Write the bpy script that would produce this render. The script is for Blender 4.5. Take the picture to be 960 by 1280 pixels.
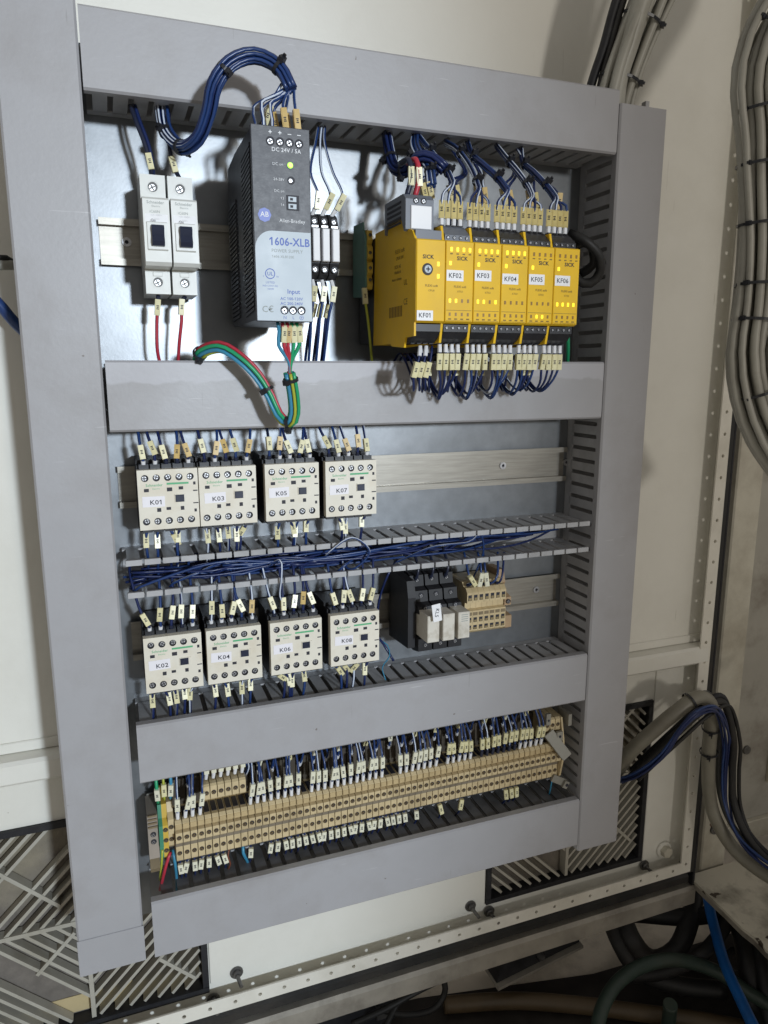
import bpy, bmesh, math, random
from mathutils import Vector, Matrix, noise
random.seed(7)
for o in list(bpy.data.objects): bpy.data.objects.remove(o)
S = bpy.context.scene
C = S.collection
MM = 0.001
# all lengths in millimetres: x along the panel, n out of the panel towards the viewer, z up.
def W(x, n, z): return Vector((x*MM, -n*MM, z*MM))
# ------------------------------------------------------------------ camera
CP = Vector((143.276, 641.73, 45.266)); RX, RZ, FP = -.195, .359, 911.2
_cy, _sy, _cp, _sp = math.cos(RZ), math.sin(RZ), math.cos(RX), math.sin(RX)
FW = Vector((_sy*_cp, -_cy*_cp, _sp)); RT = Vector((_cy, _sy, 0)); UP = Vector((-_sy*_sp, _cy*_sp, _cp))
cam = bpy.data.cameras.new('camera'); camo = bpy.data.objects.new('camera', cam); C.objects.link(camo)
def _d(v): return Vector((v.x, -v.y, v.z))
camo.matrix_world = Matrix.Translation(W(*CP)) @ Matrix([_d(RT), _d(UP), -_d(FW)]).transposed().to_4x4()
cam.sensor_fit = 'VERTICAL'; cam.sensor_height = 36; cam.lens = 36*FP/1280
cam.clip_start = 0.02; cam.clip_end = 50
S.camera = camo
def at(u, v, n=None, x=None, z=None):
    d = FW + RT*((u-480)/FP) + UP*((640-v)/FP)
    t = (n-CP.y)/d.y if n is not None else ((x-CP.x)/d.x if x is not None else (z-CP.z)/d.z)
    return CP + d*t
# ------------------------------------------------------------------ world and lamps
w = bpy.data.worlds.new('World'); S.world = w; w.use_nodes = True
w.node_tree.nodes['Background'].inputs[0].default_value = (1.0, .95, .88, 1)
w.node_tree.nodes['Background'].inputs[1].default_value = 0.28
def spot(name, pos, aim, power, col, half, blend, rad):
    l = bpy.data.lights.new(name, 'SPOT'); l.energy = power; l.color = col
    l.spot_size = math.radians(2*half); l.spot_blend = blend; l.shadow_soft_size = rad
    o = bpy.data.objects.new(name, l); C.objects.link(o); o.location = W(*pos)
    o.rotation_euler = (W(*aim)-W(*pos)).to_track_quat('-Z', 'Y').to_euler()
spot('work_lamp', (1230, 5200, 640), (-1110, 0, -170), 690, (.76, .88, 1.0), 16.9, .18, .15)
spot('hall_lamp', (1500, 5600, 760), (520, 0, 560), 245, (1.0, .94, .85), 14.6, 1.0, .28)  # added warm fill from out of view for the dimmer right side
S.view_settings.view_transform = 'Standard'; S.view_settings.look = 'None'
S.view_settings.exposure = 0; S.view_settings.gamma = 1
# ------------------------------------------------------------------ materials
_m = {}
def mat(name, col, rough=.5,  metal=0., var=.08, scale=40, dirt=None, dirt_amt=0., dscale=6, bump=0., bscale=300, emit=0, spec=.5, stretch=None, cover=None, rv=.1):
    if name in _m: return _m[name]
    m = bpy.data.materials.new(name); m.use_nodes = True; _m[name] = m
    nt = m.node_tree; N = nt.nodes; L = nt.links; b = N['Principled BSDF']
    b.inputs['Roughness'].default_value = rough; b.inputs['Metallic'].default_value = metal
    b.inputs['Specular IOR Level'].default_value = spec
    g = N.new('ShaderNodeNewGeometry'); src = g.outputs['Position']
    if stretch:
        mp = N.new('ShaderNodeMapping'); mp.inputs['Scale'].default_value = stretch; L.new(src, mp.inputs[0]); src = mp.outputs[0]
    c = (*col, 1)
    if var:
        n = N.new('ShaderNodeTexNoise'); n.inputs['Scale'].default_value = scale; n.inputs['Detail'].default_value = 5; n.inputs['Roughness'].default_value = .6
        L.new(src, n.inputs['Vector'])
        r = N.new('ShaderNodeValToRGB'); r.color_ramp.elements[0].position = .3; r.color_ramp.elements[1].position = .7
        r.color_ramp.elements[0].color = tuple(x*(1-var) for x in col)+(1,); r.color_ramp.elements[1].color = tuple(min(1, x*(1+var)) for x in col)+(1,)
        L.new(n.outputs[0], r.inputs[0]); out = r.outputs[0]
        mr = N.new('ShaderNodeMapRange'); mr.inputs[3].default_value = max(.02, rough-rv); mr.inputs[4].default_value = min(1, rough+rv)
        L.new(n.outputs[0], mr.inputs[0]); L.new(mr.outputs[0], b.inputs['Roughness'])
        if dirt:
            n2 = N.new('ShaderNodeTexNoise'); n2.inputs['Scale'].default_value = dscale; n2.inputs['Detail'].default_value = 8; n2.inputs['Roughness'].default_value = .65
            L.new(g.outputs['Position'], n2.inputs['Vector'])
            r2 = N.new('ShaderNodeMapRange'); r2.inputs[1].default_value = .48; r2.inputs[2].default_value = .75; r2.inputs[4].default_value = dirt_amt
            L.new(n2.outputs[0], r2.inputs[0])
            mx = N.new('ShaderNodeMixRGB'); mx.inputs[2].default_value = (*dirt, 1); L.new(r2.outputs[0], mx.inputs[0]); L.new(out, mx.inputs[1]); out = mx.outputs[0]
        if cover:   # sparse scuffs
            n3 = N.new('ShaderNodeTexNoise'); n3.inputs['Scale'].default_value = cover[0]; n3.inputs['Detail'].default_value = 3
            L.new(g.outputs['Position'], n3.inputs['Vector'])
            r3 = N.new('ShaderNodeMapRange'); r3.inputs[1].default_value = cover[1]; r3.inputs[2].default_value = cover[1]+.02
            L.new(n3.outputs[0], r3.inputs[0])
            mx = N.new('ShaderNodeMixRGB'); mx.inputs[2].default_value = (*cover[2], 1); L.new(r3.outputs[0], mx.inputs[0]); L.new(out, mx.inputs[1]); out = mx.outputs[0]
        L.new(out, b.inputs['Base Color'])
        if bump:
            n4 = N.new('ShaderNodeTexNoise'); n4.inputs['Scale'].default_value = bscale; n4.inputs['Detail'].default_value = 3; L.new(src, n4.inputs['Vector'])
            bp = N.new('ShaderNodeBump'); bp.inputs['Strength'].default_value = bump; bp.inputs['Distance'].default_value = .001
            L.new(n4.outputs[0], bp.inputs['Height']); L.new(bp.outputs[0], b.inputs['Normal'])
    else: b.inputs['Base Color'].default_value = c
    if emit:
        b.inputs['Emission Color'].default_value = c; b.inputs['Emission Strength'].default_value = emit
    return m
PVC = mat('grey_pvc', (.385, .382, .398), .42, var=.06, scale=9, dirt=(.22, .20, .19), dirt_amt=.55, dscale=9, bump=.08, bscale=350, cover=(95, .755, (.20, .18, .17)))
PVCF = mat('grey_pvc_finger', (.42, .42, .43), .45, var=.08, scale=60, dirt=(.15, .14, .13), dirt_amt=.5, dscale=25)
GALV = mat('galvanised_sheet', (.25, .265, .283), .36, .64, rv=.03, var=.10, scale=55, dirt=(.17, .18, .19), dirt_amt=.5, dscale=12, bump=.03, bscale=400)
RAIL = mat('zinc_rail', (.36, .34, .30), .38, .6, rv=.03, var=.14, scale=30, stretch=(1, 1, 16), bump=.04)
DULL = mat('dull_zinc', (.27, .255, .215), .6, .2, var=.12, scale=60)
STEEL = mat('screw_steel', (.50, .50, .51), .38, .9, rv=.05, var=.25, scale=400)
DARKSTEEL = mat('dark_screw', (.16, .155, .15), .4, .7, var=.2, scale=200)
DOORW = mat('cream_paint', (.80, .785, .72), .38, var=.03, scale=8, dirt=(.58, .55, .47), dirt_amt=.40, dscale=5, bump=.12, bscale=180, cover=(45, .79, (.25, .20, .14)))
STRIPW = mat('strip_paint', (.76, .73, .65), .4, var=.05, scale=20, dirt=(.40, .37, .29), dirt_amt=.5, dscale=9, cover=(28, .74, (.10, .07, .05)))
DIRTYW = mat('chipped_cream_paint', (.58, .55, .46), .45, var=.06, scale=12, dirt=(.26, .22, .16), dirt_amt=.85, dscale=7, bump=.2, bscale=120, cover=(26, .73, (.12, .07, .045)))
BLACK = mat('black_plastic', (.018, .019, .024), .38, var=.2, scale=80)
BLACKD = mat('dusty_black_plastic', (.020, .020, .023), .5, spec=.3, var=.3, scale=40, dirt=(.06, .06, .06), dirt_amt=.45, dscale=30)
RUBBER = mat('black_rubber', (.015, .015, .015), .55, var=.3, scale=60, dirt=(.06, .05, .04), dirt_amt=.5, dscale=14)
CREAM = mat('contactor_cream', (.76, .72, .62), .42, var=.03, scale=60, dirt=(.60, .50, .34), dirt_amt=.55, dscale=34)
BRK = mat('breaker_white', (.70, .71, .68), .38, var=.03, scale=60, dirt=(.52, .50, .44), dirt_amt=.35, dscale=50)
WHITE = mat('white_label', (.86, .86, .88), .5, var=.02, scale=80)
PAPER = mat('tape_label', (.84, .82, .86), .45, var=.02, scale=80)
INK = mat('black_print', (.02, .02, .03), .6, var=0)
GREYINK = mat('grey_print', (.30, .33, .32), .6, var=0)
GREENINK = mat('green_print', (.10, .42, .20), .5, var=0)
BLUEINK = mat('blue_print', (.07, .13, .45), .5, var=0)
WHITEINK = mat('white_print', (.75, .77, .80), .5, var=0)
BROWNINK = mat('brown_print', (.20, .12, .02), .6, var=0)
NAVY = mat('navy_switch', (.018, .024, .05), .3, var=.1, scale=60)
GREY = mat('charcoal_housing', (.062, .066, .080), .45, var=.07, scale=300, bump=.05, bscale=900)
FIN = mat('black_fin', (.022, .024, .032), .36, var=.15, scale=90)
LTGREY = mat('pale_grey_panel', (.47, .54, .60), .45, var=.03, scale=60)
YEL = mat('safety_yellow', (.82, .51, .02), .46, spec=.3, var=.04, scale=60, dirt=(.55, .32, .05), dirt_amt=.35, dscale=20)
YELD = mat('yellow_recess', (.52, .28, .03), .5, var=.05)
LEDY = mat('lit_yellow_led', (1.0, .80, .03), .3, var=0, emit=1.6)
LEDG = mat('lit_green_led', (.35, 1.0, .05), .3, var=0, emit=2.2)
LEDOFF = mat('unlit_led', (.30, .17, .04), .3, var=0)
LILAC = mat('blue_emblem', (.07, .12, .48), .4, var=0)
BEIGE = mat('terminal_beige', (.60, .48, .28), .45, var=.09, scale=70, dirt=(.30, .22, .11), dirt_amt=.75, dscale=30)
BEIGED = mat('terminal_beige_dark', (.22, .17, .10), .5, var=.1, scale=60)
TGREEN = mat('terminal_green', (.05, .24, .15), .42, var=.1, scale=60)
TGREEN2 = mat('earth_green', (.12, .26, .21), .45, var=.12, scale=60)
TYEL = mat('terminal_yellow', (.62, .42, .06), .45, var=.1, scale=60)
SLATE = mat('slate_plastic', (.13, .145, .18), .4, var=.08, scale=80)
MARK = mat('marker_cream', (.74, .69, .42), .32, var=.07, scale=140, dirt=(.50, .42, .16), dirt_amt=.35, dscale=60)
MARKY = mat('marker_yellow', (.66, .55, .24), .32, var=.1, scale=140, dirt=(.45, .33, .10), dirt_amt=.4, dscale=60)
MARKW = mat('marker_pale', (.78, .76, .60), .32, var=.06, scale=140)
MARKO = mat('marker_amber', (.62, .44, .16), .3, var=.1, scale=140)
FERR = mat('white_ferrule', (.80, .80, .82), .35, var=.03)
FERB = mat('black_ferrule', (.02, .025, .05), .35, var=.1)
BLUE = mat('blue_wire', (.018, .048, .165), .30, var=.12, scale=60)
DBLUE = mat('navy_wire', (.013, .025, .10), .32, var=.12, scale=60)
STRIPE = mat('pale_stripe', (.62, .68, .78), .35, var=0)
RED = mat('red_wire', (.48, .035, .06), .35, var=.08)
GRN = mat('green_wire', (.02, .36, .16), .33, var=.08)
LBL = mat('light_blue_wire', (.05, .26, .42), .33, var=.08)
YGR = mat('yellow_green_wire', (.42, .46, .05), .35, var=.08)
BRN = mat('brown_wire', (.20, .06, .03), .4, var=.08)
GCAB = mat('grey_cable', (.37, .36, .315), .45, var=.07, scale=30, dirt=(.15, .13, .10), dirt_amt=.45, dscale=20)
CONDUIT = mat('grey_conduit', (.24, .225, .18), .42, var=.07, scale=30, dirt=(.12, .10, .08), dirt_amt=.6, dscale=14)
AIRB = mat('blue_air_hose', (.01, .14, .50), .35, var=.08, scale=30, dirt=(.02, .06, .15), dirt_amt=.5, dscale=20)
HOSEG = mat('dark_green_hose', (.03, .05, .04), .45, var=.2, scale=40, dirt=(.08, .08, .06), dirt_amt=.5, dscale=16)
HOSEB = mat('brown_hose', (.09, .062, .032), .5, var=.2, scale=25, dirt=(.05, .035, .02), dirt_amt=.8, dscale=9)
CONC = mat('concrete', (.82, .74, .62), .8, var=.10, scale=14, dirt=(.20, .16, .11), dirt_amt=.9, dscale=6, bump=.5, bscale=160)
OILY = mat('oily_steel', (.045, .04, .036), .5, .3, var=.4, scale=18, dirt=(.02, .015, .01), dirt_amt=.8, dscale=9, bump=.4, bscale=80)
EDGE = mat('scuffed_edge_metal', (.38, .35, .30), .45, .3, var=.2, scale=22, dirt=(.08, .065, .05), dirt_amt=.8, dscale=10, bump=.2, bscale=120)
FILT = mat('filter_mat', (.17, .15, .13), .9, var=.2, scale=60, dirt=(.38, .33, .22), dirt_amt=.75, dscale=5, bump=.5, bscale=500)
GRIL = mat('grille_plastic', (.40, .38, .325), .5, var=.08, scale=30, dirt=(.20, .17, .12), dirt_amt=.6, dscale=14)
CARD = mat('tan_board', (.50, .40, .22), .7, var=.1, scale=20)
VOID = mat('soot_black', (.008, .008, .008), .8, var=.2)
def extra_mix(m, col, build):
    """mix one more colour over a material's base colour; build(N, L, position socket) returns the mask socket"""
    N, L = m.node_tree.nodes, m.node_tree.links; b = N['Principled BSDF']; old = b.inputs['Base Color'].links[0].from_socket
    g = N.new('ShaderNodeNewGeometry'); mx = N.new('ShaderNodeMixRGB'); mx.inputs[2].default_value = (*col, 1)
    L.new(build(N, L, g.outputs['Position']), mx.inputs[0]); L.new(old, mx.inputs[1]); L.new(mx.outputs[0], b.inputs['Base Color'])
def scratch(stretch, scale, thr, amt, off=0):
    def f(N, L, pos):
        mp = N.new('ShaderNodeMapping'); mp.inputs['Scale'].default_value = stretch; mp.inputs['Rotation'].default_value = (0, .12+off, 0); mp.inputs['Location'].default_value = (off, 0, off)
        n = N.new('ShaderNodeTexNoise'); n.inputs['Scale'].default_value = scale; n.inputs['Detail'].default_value = 2
        r = N.new('ShaderNodeMapRange'); r.inputs[1].default_value = thr; r.inputs[2].default_value = thr+.03; r.inputs[4].default_value = amt
        L.new(pos, mp.inputs[0]); L.new(mp.outputs[0], n.inputs['Vector']); L.new(n.outputs[0], r.inputs[0]); return r.outputs[0]
    return f
extra_mix(PVC, (.56, .56, .58), scratch((14, 1, 260), 1.6, .72, .5))
extra_mix(PVC, (.25, .24, .24), scratch((240, 1, 12), 1.6, .735, .55, .6))
PVCM = PVC.copy(); PVCM.name = 'grey_pvc_wiped'
def wiped(N, L, pos):
    sp = N.new('ShaderNodeSeparateXYZ'); L.new(pos, sp.inputs[0]); n = N.new('ShaderNodeTexNoise'); n.inputs['Scale'].default_value = 22; n.inputs['Detail'].default_value = 6; L.new(pos, n.inputs['Vector'])
    a = N.new('ShaderNodeMath'); a.operation = 'MULTIPLY_ADD'; a.inputs[1].default_value = .030; L.new(n.outputs[0], a.inputs[0]); L.new(sp.outputs[2], a.inputs[2])
    r = N.new('ShaderNodeMapRange'); r.inputs[1].default_value = .0505; r.inputs[2].default_value = .0525; r.inputs[4].default_value = .55; L.new(a.outputs[0], r.inputs[0]); return r.outputs[0]
extra_mix(PVCM, (.50, .50, .54), wiped)
extra_mix(DOORW, (.34, .30, .22), scratch((200, 1, 9), 1.4, .75, .5, .3))
# ------------------------------------------------------------------ mesh helpers
class M:
    """collects simple shapes (local mm coordinates x, n, z) into one mesh"""
    def __init__(s): s.v = []; s.f = []; s.mi = []; s.cur = 0
    def add(s, vs, fs):
        k = len(s.v); s.v += vs; s.f += [tuple(i+k for i in f) for f in fs]; s.mi += [s.cur]*len(fs); return s
    def box(s, x0, x1, n0, n1, z0, z1, b=0):
        if b:   # chamfered on the viewer side
            vs = [(x0, n0, z0), (x1, n0, z0), (x1, n0, z1), (x0, n0, z1), (x0, n1-b, z0), (x1, n1-b, z0), (x1, n1-b, z1), (x0, n1-b, z1),
                  (x0+b, n1, z0+b), (x1-b, n1, z0+b), (x1-b, n1, z1-b), (x0+b, n1, z1-b)]
            return s.add(vs, [(0, 1, 2, 3), (0, 1, 5, 4), (1, 2, 6, 5), (2, 3, 7, 6), (3, 0, 4, 7), (4, 5, 9, 8), (5, 6, 10, 9), (6, 7, 11, 10), (7, 4, 8, 11), (8, 9, 10, 11)])
        vs = [(x0, n0, z0), (x1, n0, z0), (x1, n1, z0), (x0, n1, z0), (x0, n0, z1), (x1, n0, z1), (x1, n1, z1), (x0, n1, z1)]
        return s.add(vs, [(0, 1, 2, 3), (4, 5, 6, 7), (0, 1, 5, 4), (1, 2, 6, 5), (2, 3, 7, 6), (3, 0, 4, 7)])
    def ext(s, poly, a0, a1, axis='x'):   # polygon extruded along one axis
        k = len(poly)
        def P(p, a): return (a, p[0], p[1]) if axis == 'x' else ((p[0], a, p[1]) if axis == 'n' else (p[0], p[1], a))
        vs = [P(p, a0) for p in poly]+[P(p, a1) for p in poly]
        return s.add(vs, [tuple(range(k)), tuple(range(k, 2*k))]+[(i, (i+1) % k, k+(i+1) % k, k+i) for i in range(k)])
    def cyl(s, c, ax, r0, r1, h, seg=14, ring=None):
        ax = Vector(ax).normalized(); t = ax.orthogonal().normalized(); u = ax.cross(t); c = Vector(c)
        vs = []
        for rr, hh in ((r0, 0), (r1, h)):
            for i in range(seg):
                a = 2*math.pi*i/seg; vs.append(tuple(c+ax*hh+(t*math.cos(a)+u*math.sin(a))*rr))
        return s.add(vs, [tuple(range(seg)), tuple(range(seg, 2*seg))]+[(i, (i+1) % seg, seg+(i+1) % seg, seg+i) for i in range(seg)])
    def ring(s, c, r0, r1, n0, n1, seg=18):   # annulus facing the viewer
        vs = []
        for rr, nn in ((r0, n0), (r0, n1), (r1, n1), (r1, n0)):
            for i in range(seg):
                a = 2*math.pi*i/seg; vs.append((c[0]+rr*math.cos(a), nn, c[1]+rr*math.sin(a)))
        fs = []
        for k in range(4):
            for i in range(seg):
                fs.append((k*seg+i, k*seg+(i+1) % seg, ((k+1) % 4)*seg+(i+1) % seg, ((k+1) % 4)*seg+i))
        return s.add(vs, fs)
    def obox(s, c, X, N, Z, sx, sn, sz, ch=0):  # oriented box, half sizes
        c = Vector(c); vs = []
        for a, b, d in ((-1, -1, -1), (1, -1, -1), (1, 1, -1), (-1, 1, -1), (-1, -1, 1), (1, -1, 1), (1, 1, 1), (-1, 1, 1)):
            vs.append(tuple(c+X*(a*sx)+N*(b*sn)+Z*(d*sz)))
        return s.add(vs, [(0, 1, 2, 3), (4, 5, 6, 7), (0, 1, 5, 4), (1, 2, 6, 5), (2, 3, 7, 6), (3, 0, 4, 7)])
    def mesh(s, name, mats, smooth=False):
        me = bpy.data.meshes.new(name)
        me.from_pydata([(x*MM, -n*MM, z*MM) for x, n, z in s.v], [], s.f)
        if not isinstance(mats, (list, tuple)): mats = [mats]
        for m in mats: me.materials.append(m)
        for p, i in zip(me.polygons, s.mi): p.material_index = i
        bm = bmesh.new(); bm.from_mesh(me); bmesh.ops.recalc_face_normals(bm, faces=bm.faces); bm.to_mesh(me); bm.free()
        if smooth:
            for p in me.polygons: p.use_smooth = len(p.vertices) == 4
        return me
def place(name, me, parent=None, loc=(0, 0, 0), rot=None):
    o = bpy.data.objects.new(name, me); C.objects.link(o); o.location = W(*loc)
    if rot: o.rotation_euler = rot
    if parent: o.parent = parent
    return o
def part(name, m, mats, parent, loc=(0, 0, 0), smooth=False): return place(name, m.mesh(name, mats, smooth), parent, loc)
def tag(o, label, cat, group=None, kind=None):
    if label: o['label'] = label
    if cat: o['category'] = cat
    if group: o['group'] = group
    if kind: o['kind'] = kind
    return o
def thing(name, label, cat, loc=(0, 0, 0), group=None):
    o = bpy.data.objects.new(name, None); C.objects.link(o); o.location = W(*loc); o.empty_display_size = .01
    return tag(o, label, cat, group)
def kids(o): return [c for c in bpy.data.objects if c.parent == o]
def copy_tree(root, loc, label=None):
    r = root.copy(); C.objects.link(r); r.location = W(*loc)
    if label: r['label'] = label
    for ch in list(root.children):
        c = ch.copy(); C.objects.link(c); c.parent = r
        for g in list(ch.children):
            d = g.copy(); C.objects.link(d); d.parent = c
    return r
_t = {}
def flag_ones(me, h):
    """give the bare-stroke numeral 1 of the built-in font its slanted flag"""
    bm = bmesh.new(); bm.from_mesh(me); seen = set(); add = []
    for v in bm.verts:
        if v in seen: continue
        st = [v]; comp = []; seen.add(v)
        while st:
            a = st.pop(); comp.append(a)
            for e in a.link_edges:
                b = e.other_vert(a)
                if b not in seen: seen.add(b); st.append(b)
        xs = [a.co.x for a in comp]; ys = [a.co.y for a in comp]
        if max(xs)-min(xs) < .27*h and max(ys)-min(ys) > .85*h: add.append((min(xs), max(xs), max(ys)))
    for a, b, t in add:
        w = (b-a)*.9
        bm.faces.new([bm.verts.new(p) for p in ((a+.0*w, t, 0), (a-.26*h, t-.22*h, 0), (a-.26*h, t-.22*h-w*1.1, 0), (a, t-w*1.3, 0))])
    bm.to_mesh(me); bm.free()
def text(s, h, loc, m, parent, bold=0, side=False, name='lettering', align='CENTER', sx=1.0):
    """flat print, cap height h mm, at local position; centred"""
    key = (s, h, m.name, bold, align, sx)
    if key not in _t:
        cu = bpy.data.curves.new('t', 'FONT'); cu.body = s; cu.size = h*MM/.7; cu.align_x = align; cu.align_y = 'CENTER'
        cu.offset = bold*MM; cu.resolution_u = 2; cu.space_character = 1.05
        to = bpy.data.objects.new('t', cu); C.objects.link(to)
        dg = bpy.context.evaluated_depsgraph_get(); me = bpy.data.meshes.new_from_object(to.evaluated_get(dg))
        bpy.data.objects.remove(to); me.materials.clear(); me.materials.append(m); me.name = 'print'
        if s in ('K01', 'KF01', '1606-XLB', '1606-XLB120E', 'AC 100-120V', '13', '14'): flag_ones(me, h*MM)
        for v in me.vertices: v.co.x *= sx
        _t[key] = me
    o = place(name, _t[key], parent, loc)
    o.rotation_euler = (math.pi/2, 0, -math.pi/2) if side else (math.pi/2, 0, 0)
    return o
# splines
def spline(pts, step=4.):
    P = [Vector(p) for p in pts]
    if len(P) == 2: return [P[0].lerp(P[1], i/3) for i in range(4)]
    E = [P[0]*2-P[1]]+P+[P[-1]*2-P[-2]]; out = []
    for i in range(1, len(E)-2):
        a, b, c, d = E[i-1:i+3]; k = max(2, int((c-b).length/step))
        for j in range(k):
            t = j/k
            out.append(.5*((2*b)+(c-a)*t+(2*a-5*b+4*c-d)*t*t+(3*b-a-3*c+d)*t**3))
    out.append(P[-1]); return out
def frames(path):
    T = []
    for i in range(len(path)):
        a = path[max(0, i-1)]; b = path[min(len(path)-1, i+1)]; T.append((b-a).normalized())
    ref = Vector((0, 1, 0)); u = (ref-T[0]*ref.dot(T[0]))
    if u.length < .1: u = Vector((0, 0, 1))-T[0]*T[0].z
    u.normalize(); F = []
    for t in T:
        u = (u-t*u.dot(t)).normalized(); F.append((t, u, t.cross(u)))
    return F
def tube(m, path, r, seg=8, stripe=None, phase=0., F=None):
    F = F or frames(path); vs = []
    for p, (t, u, v) in zip(path, F):
        for i in range(seg):
            a = 2*math.pi*i/seg+phase; vs.append(tuple(p+(u*math.cos(a)+v*math.sin(a))*r))
    k0 = len(m.f); n = len(path); fs = []
    for j in range(n-1):
        for i in range(seg): fs.append((j*seg+i, j*seg+(i+1) % seg, (j+1)*seg+(i+1) % seg, (j+1)*seg+i))
    fs += [tuple(range(seg)), tuple((n-1)*seg+i for i in range(seg))]
    m.add(vs, fs)
    if stripe is not None:
        for j in range(n-1): m.mi[k0+j*seg] = stripe
    return m
def cable(name, label, cat, pts, r, m, parent=None, group=None, seg=10, step=5, striped=False, phase=0.):
    path = spline(pts, step); mb = M(); tube(mb, path, r, seg, 1 if striped else None, phase)
    o = part(name, mb, [m, STRIPE] if striped else m, parent, smooth=True)
    if label: tag(o, label, cat, group)
    return o
rnd = random.random
def jit(a): return (rnd()-.5)*2*a
# wire marker sleeve: a small box with dark print bars
def marker_mesh(m, c, T, facing, L=11., wdt=4.2, dep=3.4):
    Z = T.normalized(); X = Z.cross(facing).normalized(); N = X.cross(Z).normalized()
    if N.dot(facing) < 0: N = -N
    m.cur = 0; m.obox(c, X, N, Z, wdt/2, dep/2, L/2)
    m.obox(Vector(c), X, N, Z, wdt/2-.6, dep/2+.25, L/2-.5)
    m.cur = 1
    for k in (-1, 0, 1):
        m.obox(Vector(c)+N*(dep/2+.27)+Z*(k*1.15), X, N, Z, .95-(.25 if k == 0 else 0), .04, .36)
    m.cur = 0
def wire(label, pts, mk=None, r=.9, m=BLUE, mm=None, ferr=None, fl=5.5, striped=False, group=None, L=11., name='wire', cat='wire', parent=None, facing=None, both=0):
    """pts from the terminal outwards. mk: arc length (mm) of the marker centre from the terminal"""
    path = spline(pts, 3.5); mb = M(); tube(mb, path, r, 6, 1 if striped else None, rnd()*6)
    if parent is None:
        root = part(name, mb, [m, STRIPE], None, smooth=True); tag(root, label, cat, group)
    else: root = part(name, mb, [m, STRIPE], parent, smooth=True)
    def along(s):
        acc = 0
        for a, b in zip(path, path[1:]):
            l = (b-a).length
            if acc+l >= s: return a+(b-a)*((s-acc)/l), (b-a).normalized()
            acc += l
        return path[-1], (path[-1]-path[-2]).normalized()
    hold = root
    if ferr:
        a, t = along(0); f = M(); f.cyl(a, t, 1.55, 1.75, fl, 8); part('ferrule', f, ferr, hold)
    if mk is not None:
        c, t = along(mk); k = M(); fc = (facing or (CP-c)).normalized()
        fc = Vector((0, 1, 0))+Vector((jit(.25), 0, 0))+(CP-c).normalized()*.4
        marker_mesh(k, c, t, fc.normalized(), L); part('wire_marker', k, [mm or MARK, INK], hold)
    return root
def cable_tie(parent, c, T, r, tail=5, m=None, tdir=None):
    """flat band round a bundle with a square head and a short tail"""
    T = Vector(T).normalized(); u = (Vector((0, 1, 0))-T*T.y)
    u = u.normalized() if u.length > .1 else Vector((1, 0, 0)); v = T.cross(u); c = Vector(c); k = M(); seg = 16; vs = []
    for rr, h in ((r, -1.2), (r+.9, -1.2), (r+.9, 1.2), (r, 1.2)):
        for i in range(seg):
            a = 2*math.pi*i/seg; vs.append(tuple(c+T*h+(u*math.cos(a)+v*math.sin(a))*rr))
    fs = []
    for q in range(4):
        for i in range(seg): fs.append((q*seg+i, q*seg+(i+1) % seg, ((q+1) % 4)*seg+(i+1) % seg, ((q+1) % 4)*seg+i))
    k.add(vs, fs)
    d = Vector(tdir).normalized() if tdir else (u*.7+v*.7).normalized(); d = (d-T*d.dot(T)).normalized()
    s = T.cross(d); k.obox(c+d*(r+1.6), s, d, T, 2.3, 1.7, 2.0); k.obox(c+d*(r+tail*.5)+s*1.2, s, d, T, .6, tail*.5, 1.1)
    return part('cable_tie', k, m or BLACK, parent, smooth=False)
# ------------------------------------------------------------------ the cabinet door behind the panel
SH = -50.   # inner face of the door sheet
door = thing('hinged_enclosure', 'open cream steel cabinet door carrying the whole control panel', 'door', (0, 0, 0))
d = M(); d.box(-420, 838, SH-2, SH, -300, 900); part('upper_sheet', d, DOORW, door)
d = M(); d.box(-420, 838, SH, SH+2.5, -299.5, -289.5, .8); part('sheet_seam', d, DOORW, door)
d = M(); d.ext([(SH+.1, -300), (-33, -300), (-30, -303), (-30, -320), (-33, -323), (SH+.1, -323)], -420, 834.5); part('stiffener', d, DOORW, door)
LG = (-34., 203., -612., -377.)       # left grille opening x0 x1 z0 z1
RG = (536., 771., -602., -371.)       # right
d = M()
ZB = -640.
for x0, x1, z0, z1 in ((-420, LG[0], ZB, -300), (LG[0], LG[1], LG[3], -300), (LG[0], LG[1], ZB, LG[2]), (LG[1], RG[0], ZB, -300), (RG[0], RG[1], RG[3], -300), (RG[0], RG[1], ZB, RG[2]), (RG[1], 838, ZB, -300)):
    d.box(x0, x1, SH-4, SH-2, z0, z1)
part('lower_sheet', d, DOORW, door)
d = M(); d.box(LG[1]+1, RG[0]-1, SH-2, SH, -603, -302, .6); part('cover_plate', d, DOORW, door)
d = M(); d.box(RG[1]+2, 817, SH-2, SH, -604, -326, .6); part('side_plate', d, DOORW, door)
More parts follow.
